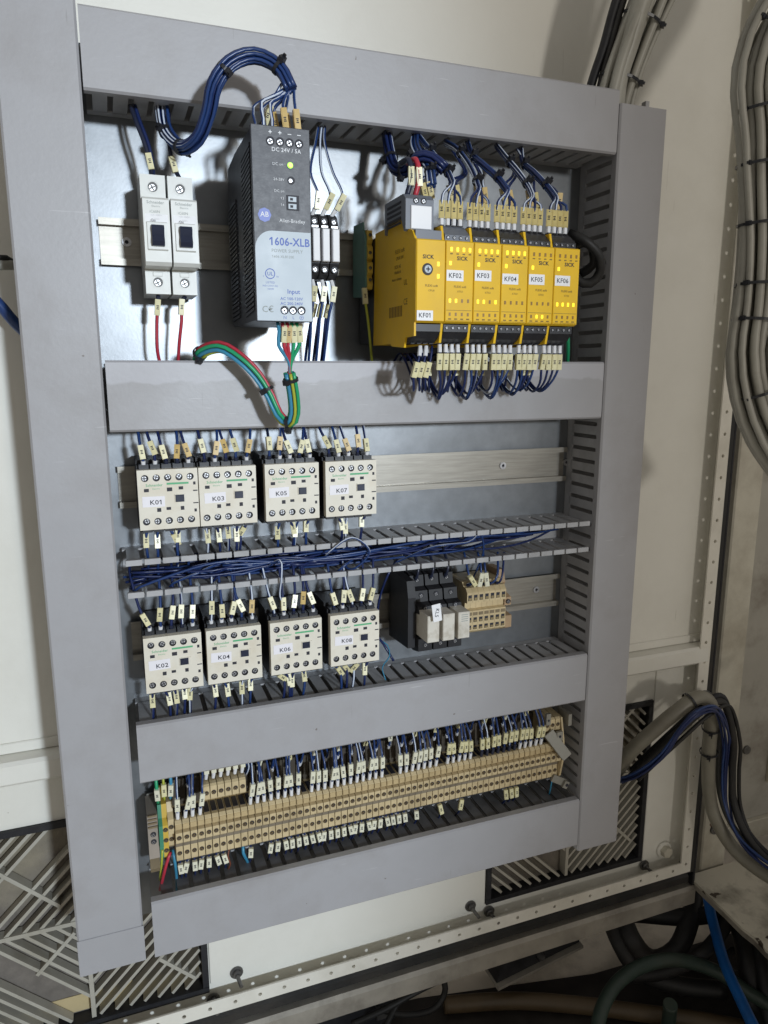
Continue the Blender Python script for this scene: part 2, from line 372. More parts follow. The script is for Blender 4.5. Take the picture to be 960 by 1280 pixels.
def perf(m, a0, a1, c, pitch, hr, hw, nf, nb, vert):
    """perforated flat strip with real round holes"""
    k = int((a1-a0)/pitch); p = (a1-a0)/k
    for i in range(k):
        lo, hi = a0+i*p, a0+(i+1)*p; mid = (lo+hi)/2; q = []
        out = [(hi, 0), (hi, hw), (mid, hw), (lo, hw), (lo, 0), (lo, -hw), (mid, -hw), (hi, -hw)]
        vs = []
        for nn in (nf, nb):
            for a, b in out: vs.append((c+b, nn, a) if vert else (a, nn, c+b))
            for j in range(8):
                t = j*math.pi/4; a, b = mid+hr*math.cos(t), hr*math.sin(t); vs.append((c+b, nn, a) if vert else (a, nn, c+b))
        fs = []
        for j in range(8):
            j2 = (j+1) % 8
            fs += [(j, j2, 8+j2, 8+j), (16+j, 16+j2, 24+j2, 24+j), (8+j, 8+j2, 24+j2, 24+j)]
        fs += [(1, 2, 18, 17), (2, 3, 19, 18), (5, 6, 22, 21), (6, 7, 23, 22)]
        m.add(vs, fs)
d = M(); perf(d, -420, 821, -614.5, 26, 2.2, 8.2, -30, -32, False); part('perforated_strip', d, STRIPW, door)
d = M(); perf(d, -622.7, 900, 829.5, 26, 2.2, 8.2, -30.3, -32.3, True); part('perforated_strip', d, STRIPW, door)
d = M(); d.box(-420, 838, SH-4, -32, -624.5, -622.9); part('strip_web', d, STRIPW, door)
d = M(); d.box(837.9, 839.5, SH-4, -32, -622, 900); part('strip_web', d, STRIPW, door)
# seal and outer return of the door
d = M(); d.ext([(-70, -640), (-52, -640), (-46, -645), (-46, -654), (-52, -660), (-70, -660)], -420, 852); part('seal', d, RUBBER, door)
d = M(); d.ext([(848, -70), (848, -52), (853, -46), (860, -46), (864, -52), (864, -70)], -640, 900, 'z')
part('seal', d, RUBBER, door)
d = M(); d.box(-420, 866, -76, -70, -672, 900); part('outer_skin', d, BLACKD, door)
d = M(); d.ext([(-70, -668), (-52, -668), (-48, -672), (-48, -694), (-52, -698), (-70, -698)], -420, 869); part('outer_return', d, EDGE, door)
d = M(); d.box(864.5, 868.5, -70, -50, -667, 900, .8); part('outer_return', d, BLACKD, door)
# knurled clamp screws on the lower sheet
def clampscrew(x, z, big=False):
    if big:
        k = M(); k.cyl((0, 0, 0), (0, 1, 0), 12, 11, 3, 20); o = part('washer', k, DOORW, door, (x, SH+.2, z), True)
        k = M(); k.cyl((0, 3, 0), (0, 1, 0), 8, 7.5, 7, 6); part('bolt_head', k, DIRTYW, o)
    else:
        k = M(); k.cyl((0, 0, 0), (0, 1, 0), 7, 7, 1.6, 18); k.cyl((0, 1.6, 0), (0, 1, 0), 4.5, 4.0, 4, 12); o = part('clamp_screw', k, DARKSTEEL, door, (x, SH+.2, z), True)
        k = M(); k.cyl((0, 5.6, 0), (.15, 1, -.15), 2.2, 2.0, 14, 10); part('stud', k, DARKSTEEL, o)
clampscrew(232, -597); clampscrew(515, -597); clampscrew(824-17, -594, True); clampscrew(206, -628+6); clampscrew(541, -612); clampscrew(776, -610)
# ventilation grilles with nested diagonal louvres
def grille(x0, x1, z0, z1, cx, cz, label):
    g = thing('vent_grille', label, 'grille', ((x0+x1)/2, SH, (z0+z1)/2), 'louvred ventilation grilles in the door')
    ox, oz = (x0+x1)/2, (z0+z1)/2; hx, hz = (x1-x0)/2, (z1-z0)/2
    k = M(); k.box(-hx, hx, -18, -15, -hz, hz); part('filter_mat', k, FILT, g)
    k = M(); fw = 7
    for b in ((-hx, hx, hz-fw, hz), (-hx, hx, -hz, -hz+fw), (-hx, -hx+fw, -hz+fw, hz-fw), (hx-fw, hx, -hz+fw, hz-fw)): k.box(b[0]+.3, b[1]-.3, -25, 1.5, b[2]+.3, b[3]-.3)
    part('frame', k, BLACKD, g)
    ex, ez = hx-fw-1, hz-fw-1; ux, uz = cx-ox, cz-oz
    # slats: lines at 45 degrees on each side of the two spines
    def clip(p, q):   # keep the part inside the opening
        t0, t1 = 0., 1.; dx, dz = q[0]-p[0], q[1]-p[1]
        for pp, qq in ((-dx, p[0]+ex), (dx, ex-p[0]), (-dz, p[1]+ez), (dz, ez-p[1])):
            if abs(pp) < 1e-9:
                if qq < 0: return None
            else:
                r = qq/pp
                if pp < 0: t0 = max(t0, r)
                else: t1 = min(t1, r)
        return None if t1-t0 < .03 else ((p[0]+dx*t0, p[1]+dz*t0), (p[0]+dx*t1, p[1]+dz*t1))
    def bar(name, p, q, w, n0, n1):
        c = clip(p, q)
        if not c: return
        p, q = c; l = math.hypot(q[0]-p[0], q[1]-p[1]); X = Vector((q[0]-p[0], 0, q[1]-p[1]))/l; Z = Vector((-X.z, 0, X.x))
        k = M(); k.obox(((p[0]+q[0])/2, (n0+n1)/2, (p[1]+q[1])/2), X, Vector((0, 1, 0)), Z, l/2, (n1-n0)/2, w/2); part(name, k, GRIL, g)
    for sx in (-1, 1):
        for sz in (-1, 1):
            al = [14, 28, 42, 57, 73, 90]+([104, 118] if sx > 0 else [])+[133, 147, 161, 175, 189, 203, 217]
            for a in al: bar('slat', (ux+sx*a, uz), (ux, uz+sz*a), 3.1, -13, -3)
            r0, r1 = (66, 101) if sx > 0 else ((11, 48) if sz < 0 else (22, 72))
            bar('brace', (ux+sx*r0, uz+sz*r0), (ux+sx*r1, uz+sz*r1), 3.6, -13.5, -2.4)
    bar('spine', (ux-200, uz), (ux+200, uz), 4.2, -13, -1.8); bar('spine', (ux, uz-200), (ux, uz+200), 4.2, -13.8, -1.2)
    return g
g = grille(*LG, 88, -492, 'large louvred vent grille at lower left beside the bottom of the tall left duct')
k = M(); k.box(-110, 109, -14.6, -14, -109, -90); part('cardboard_strip', k, CARD, g)
grille(*RG, 653, -470, 'louvred vent grille at lower right below the right duct and beside the round bolt')
# ------------------------------------------------------------------ mounting plate and DIN rails
d = M(); d.box(93, 633, -2.5, 0, -460, 283); o = part('mounting_plate', d, GALV, None); tag(o, 'galvanised steel mounting plate behind the rails and ducts', 'plate')
k = M()
for x, z in ((100, 275), (625, 275), (100, -450), (625, -450)): k.cyl((x, -2.6, z), (0, -1, 0), 5, 5, 47, 10)
part('standoff', k, STEEL, o)['kind'] = 'stuff'
def rail(x0, x1, zc, label, rivets=(), m=RAIL):
    r = thing('din_rail', label, 'rail', (x0, 0, zc), 'horizontal DIN rails')
    t = 1.1; L = x1-x0
    prof = [(7.6, 17.5), (7.6, 12.4), (1.3, 12.4), (1.3, -12.4), (7.6, -12.4), (7.6, -17.5), (6.4, -17.5), (6.4, -13.6), (.1, -13.6), (.1, 13.6), (6.4, 13.6), (6.4, 17.5)]
    k = M(); n = len(prof); vs = [(a, p[0], p[1]) for a in (0, L) for p in prof]
    k.add(vs, [(i, (i+1) % n, n+(i+1) % n, n+i) for i in range(n)]); part('profile', k, m, r)
    for x in rivets:
        q = M(); q.ring((x-x0, 1), 1.5, 3.6, 1.3, 2.6, 16); q.cur = 1; q.cyl((x-x0, 1.35, 1), (0, 1, 0), 1.5, 1.5, .3, 10); part('rivet', q, [STEEL, INK], r, smooth=False)
    return r
rail(146, 583, 142, 'top DIN rail holding the breakers and power supply', (166,))
rail(147, 583, -52.0, 'middle DIN rail behind contactors K01 to K07', (511, 557-46+46+29))
rail(149, 581, -186.7, 'lower DIN rail behind contactors K02 to K08', (556,))
rail(152, 578, -350, 'bottom DIN rail under the long row of beige terminals')
# ------------------------------------------------------------------ wiring ducts
_fm = {}
PVCD = mat('sooty_pvc_finger', (.13, .13, .135), .5, var=.2, scale=60, dirt=(.05, .05, .045), dirt_amt=.6, dscale=25)  # grimy finger grey, darkened to paint in the shade under the terminals
def finger_mesh(pitch, m):
    key = (pitch, m.name)
    if key not in _fm:
        w, h = pitch-4.0, (pitch-1.2)/2   # body width, half head width
        poly = [(-w/2, 9), (w/2, 9), (w/2, 47), (h, 50), (h, 54.2), (h-1, 55), (-h+1, 55), (-h, 54.2), (-h, 50), (-w/2, 47)]
        k = M(); k.ext(poly, 0, 1.5, 'z')       # local: x along the duct, n out, z wall thickness
        k.box(-h+.3, h-.3, 52.2, 55.4, -1.6, 2.9)  # thick snap lip at the tip
        _fm[key] = k.mesh('finger', m)
    return _fm[key]
def duct(a0, a1, b0, b1, vert, label, cover=True, sides=(1, 1), cov=None, pitch=14., fmat=None):
    """a along the duct, b across it; sides = which walls get fingers built one by one"""
    g = thing('wiring_duct', label, 'wiring duct', (0, 0, 0), 'grey slotted wiring ducts')
    def bx(m, a, aa, n, nn, b, bb, ch=0):
        return m.box(b, bb, n, nn, a, aa, ch) if vert else m.box(a, aa, n, nn, b, bb, ch)
    k = M(); bx(k, a0, a1, .4, 2, b0, b1); bx(k, a0, a1, 2, 10, b0, b0+1.5); bx(k, a0, a1, 2, 10, b1-1.5, b1); part('trough', k, PVCF, g)
    fm = finger_mesh(pitch, fmat or PVCF); n = int((a1-a0)/pitch)
    for s, (b, vis) in enumerate(((b0, sides[0]), (b1, sides[1]))):
        rest = M()
        for i in range(n):
            a = a0+(a1-a0-n*pitch)/2+(i+.5)*pitch
            if vis:
                o = bpy.data.objects.new('duct_finger', fm); C.objects.link(o); o.parent = g
                if vert:   # local x -> z, local z(thick) -> outward x
                    o.location = W(b+(1.5 if s == 0 else -1.5), 0, a)
                    sg = -1 if s == 0 else 1
                    o.matrix_local = Matrix.Translation(o.location) @ Matrix(((0, 0, sg, 0), (0, 1, 0, 0), (1, 0, 0, 0), (0, 0, 0, 1)))
                else:
                    sg = -1 if s == 0 else 1
                    o.matrix_local = Matrix.Translation(W(a, 0, b+(1.5 if s == 0 else -1.5))) @ Matrix.Diagonal((1, 1, sg, 1))
            else:
                bx(rest, a-pitch/2+2, a+pitch/2-2, 9, 55, b+(0 if s == 0 else -1.5), b+(1.5 if s == 0 else 0))
        if rest.v: part('hidden_fingers', rest, PVCF, g)['kind'] = 'stuff'
    if cover:
        k = M(); c0, c1 = cov or (a0, a1)
        r = 1.6; P = [(b0-1.5, 50.5), (b0-1.5, 58.7-r), (b0-1.5+r, 58.7), (b1+1.5-r, 58.7), (b1+1.5, 58.7-r), (b1+1.5, 50.5), (b1+.4, 50.5), (b1+.4, 56.6), (b0-.4, 56.6), (b0-.4, 50.5)]
        nn = len(P); L = c1-c0; cuts = max(1, int(L/40)); vs = []
        for j in range(cuts+1):
            a = c0+L*j/cuts; sag = 0 if j in (0, cuts) else .25*noise.noise(Vector((a*.01, b0*.1, 3)))
            for q, (p, h) in enumerate(P):
                vs.append(((p if vert else a), h+sag, (a if vert else p)))
        fs = [(j*nn+i, j*nn+(i+1) % nn, (j+1)*nn+(i+1) % nn, (j+1)*nn+i) for j in range(cuts) for i in range(nn)]
        fs += [tuple(range(nn)), tuple(cuts*nn+i for i in range(nn))]
        k.add(vs, fs); part('cover', k, PVCM if (not vert and b0 == -.5) else PVC, g)
    return g
gl = duct(-440, 365, 90.3, 139.7, True, 'tall grey duct down the left edge, its cover patched at the foot', sides=(0, 1), pitch=12.5, cov=(-458.6, 365))
# cover piece spliced on at the foot of the left cover
k = M(); k.box(88.5, 141.6, 58.9, 59.5, -458, -424, .3); part('cover_patch', k, PVC, gl)
duct(-462, 270, 587.0, 635.5, True, 'tall grey duct at the right with grey cables entering its top', sides=(1, 0), pitch=12.5, cov=(-466.7, 275))
duct(143.5, 582, 234, 284.3, False, 'top horizontal grey duct above the breakers and yellow modules', sides=(1, 0), cov=(142.4, 583.6))
duct(144.5, 582, -.5, 49.4, False, 'second horizontal grey duct below the yellow modules', sides=(1, 1), cov=(143.4, 583.6))
duct(146, 582, -132, -104, False, 'narrow open grey duct without cover full of blue wires', cover=False, sides=(1, 1))
duct(148, 582, -290.8, -242, False, 'third horizontal grey duct between the contactors and the beige terminals', sides=(1, 1), cov=(147, 583.6))
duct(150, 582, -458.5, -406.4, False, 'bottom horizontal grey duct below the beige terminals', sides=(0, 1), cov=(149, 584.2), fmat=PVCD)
# ------------------------------------------------------------------ shared screw mesh
def screw_mesh(r, mats=None, depth=1.2, well=False):
    """cross-slotted head in a dark seat; well=True sinks it behind a hole cut in the face"""
    k = M(); b = -depth if well else .05
    k.cur = 0
    if well: k.ring((0, 0), r*.97, r*1.04, -depth, -.02, 16)
    else: k.ring((0, 0), r*.9, r, 0, .3, 16)
    k.cur = 1; k.cyl((0, b, 0), (0, 1, 0), r*.96, r*.96, .06, 16)
    hx, hz = (-r*.1, -r*.14); hr = r*(.74 if well else .68)
    k.cur = 2; k.cyl((hx, b+.06, hz), (0, 1, 0), hr, hr*.86, .7, 14); k.cur = 1
    k.obox((hx, b+.78, hz), Vector((1, 0, .5)).normalized(), Vector((0, 1, 0)), Vector((-.5, 0, 1)).normalized(), hr*.80, .05, r*.13)
    k.obox((hx, b+.78, hz), Vector((-.5, 0, 1)).normalized(), Vector((0, 1, 0)), Vector((1, 0, .5)).normalized(), hr*.80, .04, r*.13)
    return k.mesh('screw', mats or [BLACK, INK, STEEL])
def holed(m, x0, x1, z0, z1, c, r, n0, n1):
    """rectangular cell with one round hole through it"""
    out = []
    cx, cz = c
    for j in range(16):
        t = j*math.pi/8; a, b = math.cos(t), math.sin(t)
        q = min(((x1-cx) if a > 0 else (cx-x0))/max(abs(a), 1e-6), ((z1-cz) if b > 0 else (cz-z0))/max(abs(b), 1e-6)); out.append((cx+a*q, cz+b*q))
    for j, (X, Z) in ((2, (x1, z1)), (6, (x0, z1)), (10, (x0, z0)), (14, (x1, z0))): out[j] = (X, Z)
    vs = []
    for nn in (n1, n0):
        vs += [(a, nn, b) for a, b in out]+[(cx+r*math.cos(j*math.pi/8), nn, cz+r*math.sin(j*math.pi/8)) for j in range(16)]
    fs = []
    for j in range(16):
        k = (j+1) % 16; fs += [(j, k, 16+k, 16+j), (32+j, 32+k, 48+k, 48+j), (16+j, 16+k, 48+k, 48+j), (j, k, 32+k, 32+j)]
    m.add(vs, fs)
SC_K = screw_mesh(2.7, depth=1.9, well=True)
SC_B = screw_mesh(3.9, [BRK, mat('screw_shadow_grey', (.10, .10, .10), .5, var=0), STEEL], 1.0)
SC_T = screw_mesh(2.15, [BEIGED, INK, mat('brass_screw', (.45, .33, .16), .35, .9, var=.1)])
SC_S = screw_mesh(1.3, [BLACK, INK, STEEL])
# ------------------------------------------------------------------ contactors
WD, HT, PN = 45., 46.8, 61.2
def make_contactor():
    t = thing('contactor', '', 'contactor', (0, 0, 0), 'cream and black contactors')
    k = M(); k.box(.3, WD-.3, 8, 40, -29, 29); k.box(.3, WD-.3, 40, 50, -26, 26); part('base', k, BLACKD, t)
    k = M()
    for s in (-1, 1):
        for i in range(5):
            x = 2+i*8.4; k.box(x, x+7.2, 42, 55, s*23.5-3.2, s*23.5+3.2)
    part('terminal_shroud', k, BLACK, t)['kind'] = 'stuff'
    k = M(); k.box(.2, WD-.2, 50, 54, -HT/2+.4, HT/2-.4); part('side_skirt', k, BLACK, t)
    k = M(); k.box(0, WD, 54, PN-2.2, -HT/2, HT/2)
    za, zb = HT*(.5-.135), HT*(.5-.86); ya, yb = HT/2-.01, za-3.4; yc, yd = zb+3.4, -HT/2+.01
    k.box(0, WD, PN-2.19, PN, yc, yb)
    for zc, zl, zh, xo in ((za, yb, ya, 5.6), (zb, yd, yc, 5.0)):
        for i in range(5):
            xa = 0 if i == 0 else xo+(i-.5)*8.45; xb = WD if i == 4 else xo+(i+.5)*8.45
            holed(k, xa, xb, zl, zh, (xo+i*8.45, zc), 2.75, PN-2.19, PN)
    part('face', k, CREAM, t)
    for i in range(5):
        place('terminal_screw', SC_K, t, (5.6+i*8.45, PN, HT*(.5-.135))); place('terminal_screw', SC_K, t, (5.0+i*8.45, PN, HT*(.5-.86)))
    def win(u, v, a, b, m=INK, name='slot', n=.16):
        k = M(); k.box(u*WD-a/2, u*WD+a/2, PN-.5, PN+n, HT*(.5-v)-b/2, HT*(.5-v)+b/2); part(name, k, m, t)
    for u, v, a, b in ((.14, .335, 3.6, 2.5), (.52, .335, 4, 3), (.71, .32, 3.4, 2.4), (.94, .25, 1.8, 2.4), (.95, .375, 3.4, .9), (.95, .585, 4, .8), (.94, .71, 1.8, 2.4), (.33, .67, 3, 3), (.49, .655, 3.4, 2.2), (.72, .66, 2.7, 3)):
        win(u, v, a, b)
    k = M(); k.box(.60*WD, .80*WD, PN, PN+.9, HT*(.5-.56), HT*(.5-.42)); part('actuator_frame', k, CREAM, t)
    k = M(); k.box(.61*WD, .755*WD, PN, PN+1.7, HT*(.5-.55), HT*(.5-.43), .4); part('actuator', k, NAVY, t)
    win(.66, .24, 16.5, 1.5, GREENINK, 'green_bar', .08)
    text('Schneider', 2.1, (.27*WD, PN+.1, HT*(.5-.255)), GREENINK, t, .03); text('Electric', 1.2, (.3*WD, PN+.1, HT*(.5-.315)), GREENINK, t)
    k = M(); k.box(.07*WD, .44*WD, PN, PN+.35, HT*(.5-.60), HT*(.5-.425)); part('label_plate', k, PAPER, t)
    return t
kt = make_contactor()
KS = [('K01', 160.2, -54.7), ('K03', 206.0, -54.7), ('K05', 258.3, -54.7), ('K07', 309.1, -54.7), ('K02', 156.7, -189.3), ('K04', 205.7, -189.3), ('K06', 258.5, -189.3), ('K08', 311.4, -189.3)]
KPOS = {}
for i, (nm, x, z) in enumerate(KS):
    lab = 'cream contactor marked %s, %s of the %s row' % (nm, ('first', 'second', 'third', 'last')[i % 4], 'upper' if i < 4 else 'lower')
    t = kt if i == 0 else copy_tree(kt, (x, 0, z))
    t.location = W(x, 0, z); t['label'] = lab; KPOS[nm] = (x, z)
for t in [o for o in bpy.data.objects if o.type == 'EMPTY' and o.name.startswith('contactor')]:
    nm = t['label'].split('marked ')[1][:3]; dx, dz, ro = jit(.9), jit(.8), jit(.035)
    o = text(nm, 3.5, (.30*WD+dx*1.5, PN+.45, HT*(.5-.53)+dz), INK, t, .05, sx=1.15); o.rotation_euler.y = ro
    for c in kids(t):
        if c.name.startswith('label_plate'): c.location = c.location+W(dx, 0, dz); c.rotation_euler.y = ro
        if c.name.startswith('terminal_screw'): c.rotation_euler.y = rnd()*6.28
# wires of the contactors
ORD = ('first', 'second', 'third', 'fourth', 'fifth')
for ki, (nm, x, z) in enumerate(KS):
    up = ki < 4
    for i in range(5):
        tx = x+5.6+i*8.45; zt = z+HT/2; top = 3. if up else -126.
        lean = jit(4.2)+(-2.5 if i == 0 else 0) ; mz = (14 if up else 15)+jit(2.4)
        white = (i in (1, 4)) or (rnd() < .12)
        pts = [(tx, 52, zt+.5), (tx+jit(.4), 53.5, zt+7), (tx+lean*.35+jit(.6), 54, zt+mz), (tx+lean, 51, zt+mz+9), (tx+lean*1.6+jit(1), 40, top+ (6 if up else 8)), (tx+lean*1.6, 30, top+(14 if up else 16))]
        wire('blue wire with cream marker in the %s top screw of contactor %s' % (ORD[i], nm), pts, mz, 1.15, DBLUE if rnd() < .6 else BLUE, MARK if rnd() < .8 else MARKO, FERR if white else FERB, 6, rnd() < .3, 'wires of the contactors')
    miss = {'K01': (4,), 'K05': (0,), 'K07': (0, 3), 'K03': (), 'K02': (), 'K04': (2,), 'K06': (4,), 'K08': (2,)}[nm]
    for i in range(5):
        if i in miss: continue
        tx = x+5.0+i*8.45; zb = z-HT/2; lean = (5-2*i)*.7+jit(4.5)
        mz = 9+jit(2); end = (-106 if up else -244)
        pts = [(tx, 50, zb-.5), (tx+lean*.4, 51, zb-5), (tx+lean, 49, zb-mz-1), (tx+lean*1.1, 50, zb-mz-9), (tx+lean*1.1+jit(1), 44, end-2), (tx+lean, 30, end-13)]
        wire('blue wire with cream marker in the %s bottom screw of contactor %s' % (ORD[i], nm), pts, mz+2, 1.15, DBLUE if rnd() < .5 else BLUE, MARK, FERB, 3, rnd() < .3, 'wires of the contactors')
# loose wires lying in the open duct
for i in range(40):
    x0 = 143+rnd()*30 if i % 2 else 148+rnd()*190; L = 130+rnd()*260; x1 = min(572, x0+L); z0 = -111-rnd()*14; n0 = 26+rnd()*24
    pts = [(x0, n0, z0)]; kk = 6
    for j in range(1, kk):
        a = j/kk; xx = x0+(x1-x0)*a; pts.append((xx, max(12, n0+jit(8)-10*max(0, (xx-330)/200)), max(-128, min(-108, z0+jit(5)))))
    pts.append((x1, 14, -118+jit(6)))
    if i % 5 == 0: pts[0] = (x0, n0-6, -134); pts.insert(1, (x0+3, n0+4, -126))
    cable('loose_wire', 'loose dark blue wire lying along the narrow open duct', 'wire', pts, 1.05, BLUE if i % 3 == 0 else DBLUE, None, 'blue wires in the open duct', 6, 8, i % 6 == 0, rnd()*6)
def loop(label, uvn, m=BLUE, r=.95, striped=True):
    return cable('loose_wire', label, 'wire', [tuple(at(u, v, n=n)) for u, v, n in uvn], r, m, None, None, 6, 4, striped, 1.)
loop('blue wire looping high out of the open duct right of contactor K07', [(405, 700, 40), (412, 690, 56), (440, 672, 60), (462, 690, 58), (440, 712, 50), (425, 700, 40)])
loop('blue wire arching across the open duct above the black relays', [(490, 705, 30), (540, 684, 54), (585, 678, 56), (600, 668, 50), (604, 690, 45), (590, 726, 40)])
loop('slack blue wire hanging in the open duct below contactor K05', [(330, 712, 40), (350, 700, 60), (352, 720, 62), (350, 745, 55), (358, 760, 52)])
loop('black wire curving down from the open duct past contactor K08', [(497, 700, 30), (486, 716, 50), (474, 750, 34), (471, 790, 28), (480, 806, 24), (492, 826, 30)], DBLUE, 1.2, False)
loop('thin blue wire coiled beside the lower right corner of contactor K08', [(474, 800, 20), (484, 806, 24), (487, 820, 30), (478, 834, 38), (482, 850, 44)], LBL, .6, False)
# ------------------------------------------------------------------ circuit breakers
def make_breaker():
    t = thing('circuit_breaker', '', 'circuit breaker', (0, 0, 0), 'white circuit breakers'); w = 18.2
    k = M(); k.ext([(8, -42), (48, -42), (48, -24.5), (8, -24.5)], .2, w-.2); part('terminal_housing', k, BRK, t)
    k = M(); k.ext([(8, 42), (48, 42), (48, 24.5), (8, 24.5)], .2, w-.2); part('terminal_housing', k, BRK, t)
    k = M(); k.ext([(8, 24.4), (48, 24.4), (67, 22.5), (68.5, 21), (68.5, -21.5), (66, -24), (48, -24.4), (8, -24.4)], 0, w); part('body', k, BRK, t)
    for z in (33.5, -33.5): place('terminal_screw', SC_B, t, (w/2, 48.1, z))
    k = M(); k.ring((w/2, -33.5), 4.2, 4.9, 47.9, 48.25, 20); part('screw_rim', k, BRK, t)
    k = M(); k.ring((w/2, 33.5), 4.2, 4.9, 47.9, 48.25, 20); part('screw_rim', k, BRK, t)
    k = M(); k.box(w/2-3.4, w/2+3.4, 47.9, 48.7, -29.3, -26.2, .3); part('latch_tab', k, BRK, t)
    k = M(); k.ext([(68.4, 6), (70, 5), (70, -13), (68.4, -14)], 2.2, w-2.2); part('toggle_surround', k, BRK, t)
    k = M(); k.ext([(68, 3.0), (72.5, 3.2), (74.5, 1), (73, -3.5), (75, -8), (73, -11), (68, -11.3)], 5.0, w-4.6); part('toggle', k, NAVY, t)
    k = M(); k.box(1.2, w-1.2, 68.5, 68.62, 5.6, 11); part('white_band', k, WHITE, t)
    text('Schneider', 2.1, (w/2-.3, 68.62, 18.8), GREYINK, t, .02, sx=.95); text('Electric', 1.3, (w/2, 68.62, 16.3), GREYINK, t); text('iC60N', 1.8, (w/2-1, 68.62, 13.4-.8), GREYINK, t); text('C4  400V', 1.3, (w/2, 68.62, 10.2), GREYINK, t)
    text('6000', 1.3, (w/2, 68.62, 7.6), GREYINK, t); text('On', 1.8, (w/2-2.5, 70.3, 5.6-.4+1.2), INK, t)
    return t
bk = make_breaker(); bk.location = W(175.8, 0, 142); bk['label'] = 'left of the two white circuit breakers, beside the tall duct'
copy_tree(bk, (195.3, 0, 142), 'right of the two white circuit breakers, nearer the power supply')
def A(*l): return [tuple(at(u, v, n=n)) for u, v, n in l]
wire('thick black wire from the top duct into the left circuit breaker', [(184.6, 44, 184)]+A((188, 205, 48), (181, 180, 46), (170, 152, 42), (163, 132, 36)), 10, 1.7, FERB, MARK, FERB, 6)
wire('second black wire paired into the left circuit breaker top', [(186.4, 40, 184)]+A((190, 200, 44), (184, 176, 42), (174, 150, 38), (168, 130, 34)), None, 1.5, DBLUE)
wire('black wire from the top duct into the right circuit breaker', [(204.6, 44, 184.5)]+A((218, 210, 48), (213, 190, 46), (208, 160, 42), (205, 135, 36)), 10, 1.6, FERB, MARK, FERB, 6)
wire('red wire below the left circuit breaker', [(185, 40, 99.8)]+A((197, 383, 40), (196, 410, 38), (197, 440, 36), (203, 465, 30)), 9, 1.3, RED, MARK, FERB, 5, L=12)
wire('red wire below the right circuit breaker', [(205, 40, 99.8)]+A((227, 380, 40), (227, 400, 39), (224, 430, 36), (222, 465, 30)), 9, 1.3, RED, MARK, FERB, 5, L=12)
# ------------------------------------------------------------------ power supply
px0, px1, pz0, pz1, pn = 242.8, 282.6, 76.8, 202.2, 128.
ps = thing('power_supply', 'tall charcoal power supply with pale lower panel and black louvred sides', 'power supply', (px0, 0, pz0))
pw, ph = px1-px0, pz1-pz0
k = M(); k.ext([(20, 4), (20, ph-28), (28, ph-5), (60, ph-1.5), (pn-3, ph-1), (pn-3, 1), (30, 1)], .8, pw-.8); part('housing', k, FIN, ps)
k = M(); k.box(4, pw-4, 8, 20.5, 38, 88); part('rail_clip', k, BLACK, ps)
k = M(); k.box(0, pw, pn-3, pn, 0, ph, .5); part('front_plate', k, GREY, ps)
for zi in range(36):       # louvre ribs on both sides, in two banks
    zz = 5+zi*3.2
    for bank, (n0, n1) in enumerate(((27, 62), (88, 122))):
        if zz > ph-(30 if bank == 0 else 8)-4: continue
        for sx in (-1, 1):
            k = M(); x = 0. if sx < 0 else pw; k.ext([(n0, zz), (n1, zz+(3 if bank else 1.5)), (n1, zz+(4.9 if bank else 3.4)), (n0, zz+1.9)], x-.3 if sx < 0 else pw-.9, .9 if sx < 0 else pw+.3)
            key = ('fin', bank, sx)
            if key not in _fm: _fm[key] = (k.mesh('fin', FIN), zz)
            o = place('fin', _fm[key][0], ps, (0, 0, zz-_fm[key][1]))
# pale lower panel with rounded upper left corner
k = M(); r = 12.; H = ph*.475
poly = [(.6, .6), (pw-.6, .6), (pw-.6, H)]+[(r+.6-r*math.sin(a*math.pi/16), H-r+r*math.cos(a*math.pi/16)) for a in range(9)]
k.ext(poly, pn-.2, pn+.25, 'n'); part('label_panel', k, LTGREY, ps)
pf = pn+.3
SC_P = screw_mesh(2.9, [INK, INK, STEEL], 1.6)
for i in range(4): place('terminal_screw', SC_P, ps, (12.9+i*6.5, pn+.05, ph-9.6))
for i in range(3): place('terminal_screw', SC_P, ps, (19.6+i*6.0, pf, 7.8))
for i, c in enumerate('++--'): text(c if c == '+' else '\u2013', 3.0, (12.9+i*6.5, pf, ph-4.2), WHITEINK, ps, .12)
text('DC 24V / 5A', 2.5, (23.5, pf, ph-14.6), WHITEINK, ps, .05); text('DC on', 1.8, (17.5, pf, ph-23.5), WHITEINK, ps)
text('24-28V', 1.7, (18, pf, ph-33), WHITEINK, ps); text('DC on', 1.7, (18, pf, ph-40.3), WHITEINK, ps)
text('13', 1.6, (20, pf, ph-44.8), WHITEINK, ps); text('14', 1.6, (20, pf, ph-49), WHITEINK, ps)
k = M(); k.cyl((26, pn, ph-23.5), (0, 1, 0), 1.9, 1.5, 1, 14); part('status_led', k, LEDG, ps)
k = M(); k.ring((26, ph-23.5), 1.9, 2.5, pn-.1, pn+.3); part('led_bezel', k, BLACK, ps)
k = M(); k.cyl((26.4, pn, ph-33), (0, 1, 0), 2.6, 2.6, .25, 16); part('trim_hole', k, INK, ps)
k = M(); k.cyl((25.9, pn+.26, ph-33.3), (0, 1, 0), 1.4, 1.2, .3, 12); part('trim_screw', k, STEEL, ps)
k = M(); k.box(22.8, 31.6, pn, pn+.3, ph-52, ph-42.3); part('relay_socket', k, INK, ps)
for zz in (ph-45, ph-49.6):
    k = M(); k.box(24, 29.5, pn+.3, pn+.8, zz-1.6, zz+1.6); k.cur = 1; k.box(25.2, 27.2, pn+.8, pn+.9, zz-.8, zz+.8); part('relay_clamp', k, [LTGREY, INK], ps)
k = M(); k.cyl((7.6, pn-.1, ph-56), (0, 1, 0), 4.6, 4.6, .25, 8); part('emblem', k, LILAC, ps)
